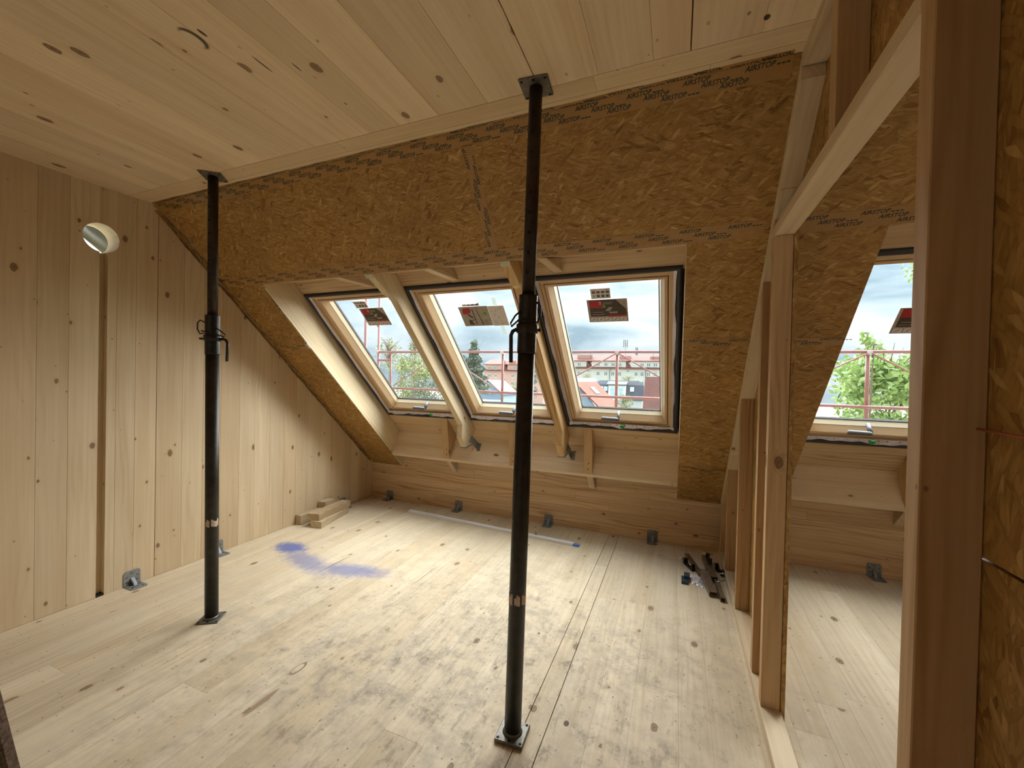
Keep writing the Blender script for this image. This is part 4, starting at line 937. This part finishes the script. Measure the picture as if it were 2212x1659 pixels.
def pink_block():
    Y = 120; root = thing('apartment_building', (-50, Y, -7.5), 'salmon pink apartment block behind the dark conifer', 'building')
    box('wall', -57, -36, Y, Y + 12, -7.5, 4.3, 'pink_render', root); box('attic_wall', -56.6, -50.1, Y + .4, Y + 10, 4.4, 6.3, 'pink_render', root); box('attic_wall', -48.6, -36.4, Y + .4, Y + 10, 4.4, 6.3, 'pink_render', root)
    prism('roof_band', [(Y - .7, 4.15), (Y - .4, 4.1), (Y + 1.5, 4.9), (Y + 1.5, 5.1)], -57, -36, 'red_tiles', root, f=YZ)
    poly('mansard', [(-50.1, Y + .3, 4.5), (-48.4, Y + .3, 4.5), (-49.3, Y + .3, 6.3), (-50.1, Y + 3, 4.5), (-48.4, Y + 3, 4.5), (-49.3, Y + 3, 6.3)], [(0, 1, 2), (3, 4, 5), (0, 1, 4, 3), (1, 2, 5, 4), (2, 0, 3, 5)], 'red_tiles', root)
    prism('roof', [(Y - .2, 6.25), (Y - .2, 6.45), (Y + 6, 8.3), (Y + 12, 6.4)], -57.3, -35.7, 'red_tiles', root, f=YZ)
    for a, b in ((-50.6, -49.6), (-48.3, -45.8)): box('roof_dormer', a, b, Y + 1, Y + 5, 6.6, 7.7, 'chimney_brick', root)
    for x in (-54.9, -52.9, -45.7, -42, -39): far_window(root, x, Y + .4, 5.2, 1.0, 1.1)
    for z in (2.6, .1, -2.5):
        for x in (-54.8, -52.5, -46.4, -43, -40): far_window(root, x, Y, z, .95, 1.35)
    for z in (1.35, -1.2): far_window(root, -49.5, Y, z, .9, 1.3)
pink_block()
def slate_house():
    Y = 80; root = thing('house', (-8, Y, -7.5), 'house with grey slate roof and a white double dormer below the long block', 'building')
    box('wall', -13.2, -2.9, Y, Y + 7, -7.5, -2.2, 'grey_render', root)
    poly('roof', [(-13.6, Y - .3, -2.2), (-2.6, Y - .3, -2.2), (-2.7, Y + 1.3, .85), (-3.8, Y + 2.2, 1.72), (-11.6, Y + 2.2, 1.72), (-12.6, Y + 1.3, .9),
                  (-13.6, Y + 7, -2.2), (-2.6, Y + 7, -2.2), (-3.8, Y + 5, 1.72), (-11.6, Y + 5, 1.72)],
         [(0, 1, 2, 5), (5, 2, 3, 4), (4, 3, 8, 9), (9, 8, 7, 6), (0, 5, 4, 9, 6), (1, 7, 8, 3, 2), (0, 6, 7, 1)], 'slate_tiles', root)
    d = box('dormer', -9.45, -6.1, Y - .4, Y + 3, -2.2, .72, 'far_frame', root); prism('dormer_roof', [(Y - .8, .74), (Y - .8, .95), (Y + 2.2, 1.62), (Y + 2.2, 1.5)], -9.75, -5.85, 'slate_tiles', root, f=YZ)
    for x in (-8.6, -6.95): box('door', x - .42, x + .42, Y - .5, Y - .38, -1.9, .15, 'light_pane', root)
    for x in (-11.0, -10.1, -4.9):
        f = poly('skylight', [(x - .36, Y - .02 + .35, -.42), (x + .36, Y - .02 + .35, -.42), (x + .36, Y + .72, .42), (x - .36, Y + .72, .42), (x - .36, Y + .3, -.40), (x + .36, Y + .3, -.40), (x + .36, Y + .66, .46), (x - .36, Y + .66, .46)], HX, 'far_frame', root)
        poly('pane', [(x - .26, Y + .33, -.30), (x + .26, Y + .33, -.30), (x + .26, Y + .60, .34), (x - .26, Y + .60, .34)], [(0, 1, 2, 3)], 'light_pane', f)
slate_house()
def orange_house():
    Y = 45; root = thing('house', (-7, Y, -7.5), 'pale blue gabled house with bright orange tiled roof in front of the slate roof', 'building')
    # ridge runs away from the windows; gable faces the camera
    box('wall', -12.5, -5.9, Y + .3, Y + 9, -7.5, -2.3, 'blue_render', root)
    poly('gable', [(-12.2, Y + .3, -2.3), (-5.2, Y + .3, -2.3), (-8.1, Y + .3, 1.15), (-12.2, Y + 1, -2.3), (-5.2, Y + 1, -2.3), (-8.1, Y + 1, 1.15)], [(0, 1, 2), (3, 4, 5), (0, 1, 4, 3), (1, 2, 5, 4), (2, 0, 3, 5)], 'blue_render', root)
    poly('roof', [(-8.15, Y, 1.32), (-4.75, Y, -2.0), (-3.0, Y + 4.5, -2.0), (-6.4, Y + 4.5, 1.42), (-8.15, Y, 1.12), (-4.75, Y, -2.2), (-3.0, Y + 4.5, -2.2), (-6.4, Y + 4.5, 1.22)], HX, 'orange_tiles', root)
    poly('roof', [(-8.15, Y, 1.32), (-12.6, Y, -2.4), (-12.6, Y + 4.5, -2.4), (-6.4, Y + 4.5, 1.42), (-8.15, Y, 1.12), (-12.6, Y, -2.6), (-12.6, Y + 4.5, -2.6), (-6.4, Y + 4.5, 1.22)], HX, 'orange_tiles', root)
    far_window(root, -7.85, Y + .3, .05, .6, .75)
    f = poly('skylight', [(-6.75, Y + 1.9, .62), (-5.95, Y + 1.9, -.16), (-5.6, Y + 2.8, -.16), (-6.4, Y + 2.8, .66), (-6.7, Y + 1.9, .72), (-5.9, Y + 1.9, -.06), (-5.55, Y + 2.8, -.06), (-6.35, Y + 2.8, .76)], HX, 'far_metal', root)
orange_house()
def tile_roof():
    root = thing('house', (0, 55, -7.5), 'house with brick red tiled roof at the right edge of the rightmost window', 'building')
    box('wall', -.8, 7, 55.3, 62, -7.5, -2.2, 'grey_render', root)
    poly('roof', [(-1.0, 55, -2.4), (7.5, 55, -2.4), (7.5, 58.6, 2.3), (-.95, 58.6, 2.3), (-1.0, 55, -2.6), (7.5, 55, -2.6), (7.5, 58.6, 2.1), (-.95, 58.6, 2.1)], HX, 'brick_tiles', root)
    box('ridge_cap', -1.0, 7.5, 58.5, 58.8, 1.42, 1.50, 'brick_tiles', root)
tile_roof()
def blue_house():
    root = thing('house', (-31, 70, -7.5), 'small pale blue gabled house behind the middle prop', 'building'); Y = 70
    box('wall', -34, -28.6, Y + .2, Y + 8, -7.5, -1.4, 'blue_render', root)
    poly('gable', [(-34.2, Y, -1.4), (-28.4, Y, -1.4), (-31.6, Y, 1.0), (-34.2, Y + .5, -1.4), (-28.4, Y + .5, -1.4), (-31.6, Y + .5, 1.0)], [(0, 1, 2), (3, 4, 5), (0, 1, 4, 3), (1, 2, 5, 4), (2, 0, 3, 5)], 'blue_render', root)
    for s, xe in ((1, -28.2), (-1, -34.6)):
        poly('roof', [(-31.6, Y - .3, 1.25), (xe, Y - .3, -1.45), (xe, Y + 8, -1.45), (-31.6, Y + 8, 1.25), (-31.6, Y - .3, 1.05), (xe, Y - .3, -1.65), (xe, Y + 8, -1.65), (-31.6, Y + 8, 1.05)], HX, 'far_metal', root)
    far_window(root, -31.5, Y, -1.0, .9, .9)
    o = thing('shed', (-10.5, 62, -7.5), 'low pale blue roof left of the orange tiled house', 'building')
    box('wall', -12.5, -9.2, 62.2, 66, -7.5, .9, 'blue_render', o); prism('roof', [(62, 1.2), (62, 1.32), (64, 1.95), (66.2, 1.3)], -12.8, -9.2, 'blue_render', o, f=YZ)
    o = thing('shed', (-28, 62, -7.5), 'flat pale blue shed roof below the small gabled house', 'building')
    box('wall', -30.2, -25.4, 58, 63, -7.5, -2.6, 'grey_render', o); box('roof', -30.4, -25.2, 57.8, 63.2, -2.6, -2.3, 'blue_render', o)
blue_house()

def tree(name, loc, h, crown, nleaf, ls, leaf, label, cat='tree', z0=-7.5, group=None, shape='round', seed=1, twigs=24):
    root = thing(name, (loc[0], loc[1], z0), label, cat, group); rr = random.Random(seed); x, y = loc
    m = MB(); m.tube([(x, y, z0), (x, y, z0 + (h - z0) * .5), (x + .1, y, h - crown[2] * .5)], [.14, .05, .015], 8)
    for k in range(twigs):
        a = rr.uniform(0, 2 * pi); zb = rr.uniform(h - crown[2] * 1.7, h - crown[2] * .5); tip = Vector((x + cos(a) * crown[0] * rr.uniform(.4, .95), y + sin(a) * crown[1] * rr.uniform(.4, .9), min(h, zb + crown[2] * rr.uniform(.5, .9))))
        m.tube([(x, y, zb), (Vector((x, y, zb)) + tip) / 2 + Vector((0, 0, .1)), tip], [.024, .013, .005], 5, False)
    m.build('trunk', 'bark', root, True); lv = MB(); n = 0
    cl = [(rr.uniform(-1, 1), rr.uniform(-1, 1), rr.uniform(-1, 1), rr.uniform(.18, .42)) for _ in range(34)]
    while n < nleaf:
        if shape == 'cone':
            v = rr.random() ** .6; w = (.12 + .88 * v) * (1 + .28 * sin(v * 38)); a = rr.uniform(0, 2 * pi); r_ = rr.random() ** .4 * w
            p = Vector((x + cos(a) * r_ * crown[0], y + sin(a) * r_ * crown[1], h - v * 2 * crown[2] - .15 * r_))
        else:
            c = rr.choice(cl); q = Vector((c[0], c[1], c[2]))
            if q.length > 1: q.normalize()
            d = Vector((rr.gauss(0, 1), rr.gauss(0, 1), rr.gauss(0, 1))).normalized() * c[3] * rr.random() ** .4; q = q * .85 + d
            p = Vector((x + q.x * crown[0], y + q.y * crown[1], h - crown[2] + q.z * crown[2]))
        a = Vector((rr.gauss(0, 1), rr.gauss(0, 1), rr.gauss(0, 1))).normalized(); b = a.cross(Vector((rr.gauss(0, 1), rr.gauss(0, 1), rr.gauss(0, 1)))).normalized()
        s_ = ls * rr.uniform(.6, 1.2); a *= s_; b *= s_ * .55; lv.add([p - a, p - b, p + a, p + b], [(0, 1, 2, 3)]); n += 1
    me = bpy.data.meshes.new('foliage'); me.from_pydata(lv.v, [], lv.f); o = link('foliage', me, leaf, root); o['kind'] = 'stuff'
tree('leafy_tree', (9.4, 12.3), 2.75, (1.5, 1.2, 2.0), 5200, .11, 'leaf_bright', 'bright green leafy tree outside the separate roof window', seed=3)
tree('leafy_tree', (8.55, 11.2), 3.05, (.28, .25, .45), 130, .10, 'leaf_bright', 'leafy shoot rising above the scaffold rail in the separate window', seed=5, twigs=6)
tree('leafy_tree', (11.6, 15.5), 6.5, (.66, .6, .72), 320, .085, 'leaf_bright', 'hanging green branch top right in the separate window', seed=8, twigs=10)
tree('leafy_tree', (-17.9, 26), 3.6, (2.0, 1.6, 2.4), 5200, .10, 'leaf_olive', 'olive green tree filling the lower part of the leftmost window', seed=11)
tree('leafy_tree', (-17.1, 21.5), 4.43, (1.12, 1.0, 1.4), 620, .074, 'leaf_olive', 'sparse thin leaved tree at the left in the leftmost window', seed=13, twigs=46)
tree('leafy_tree', (-14.8, 21.5), 4.3, (.48, .45, .97), 360, .075, 'leaf_olive', 'narrow top of a sparse tree beside the first slim rafter', seed=17, twigs=20)
tree('leafy_tree', (-14.6, 24), 1.5, (2.2, 1.5, 1.4), 2600, .09, 'leaf_conifer', 'grey green bushes low behind the first slim rafter', seed=19)
tree('conifer', (-24.6, 50), 7.2, (2.5, 2.2, 3.9), 6500, .20, 'leaf_conifer', 'tall dark conifer in the middle window left of the pink block', shape='cone', seed=23, twigs=4)
tree('conifer', (-30.2, 57), 5.3, (1.6, 1.5, 2.9), 2200, .20, 'leaf_conifer', 'lower conifer left behind the tall one in the middle window', shape='cone', seed=29, twigs=4)
tree('leafy_tree', (-30.3, 85), 1.6, (2.6, 2, 2.0), 1500, .22, 'leaf_olive', 'round green tree before the foot of the pink block', seed=31)
tree('leafy_tree', (-22.3, 70), 3.8, (1.2, 1.2, 3.0), 900, .18, 'leaf_conifer', 'dark tree just right of the middle prop before the pale block', seed=37)
tree('leafy_tree', (-22.6, 122), 4.2, (1.5, 1.2, 1.5), 260, .16, 'leaf_olive', 'small bare branched tree before the left of the pale block', seed=41, twigs=22)
tree('leafy_tree', (-9.6, 118), 3.6, (2.6, 1.6, 1.4), 380, .16, 'leaf_olive', 'pale feathery tree above the slate roof', seed=43, twigs=40)
tree('leafy_tree', (-4.2, 60), -.35, (1.6, 1.2, 1.2), 800, .12, 'leaf_olive', 'yellowish shrub low beside the white double dormer', seed=47, twigs=30)
tree('leafy_tree', (-2.1, 44), -1.2, (.9, .8, .7), 700, .09, 'leaf_olive', 'low green bush below the bottom scaffold rail', seed=53)
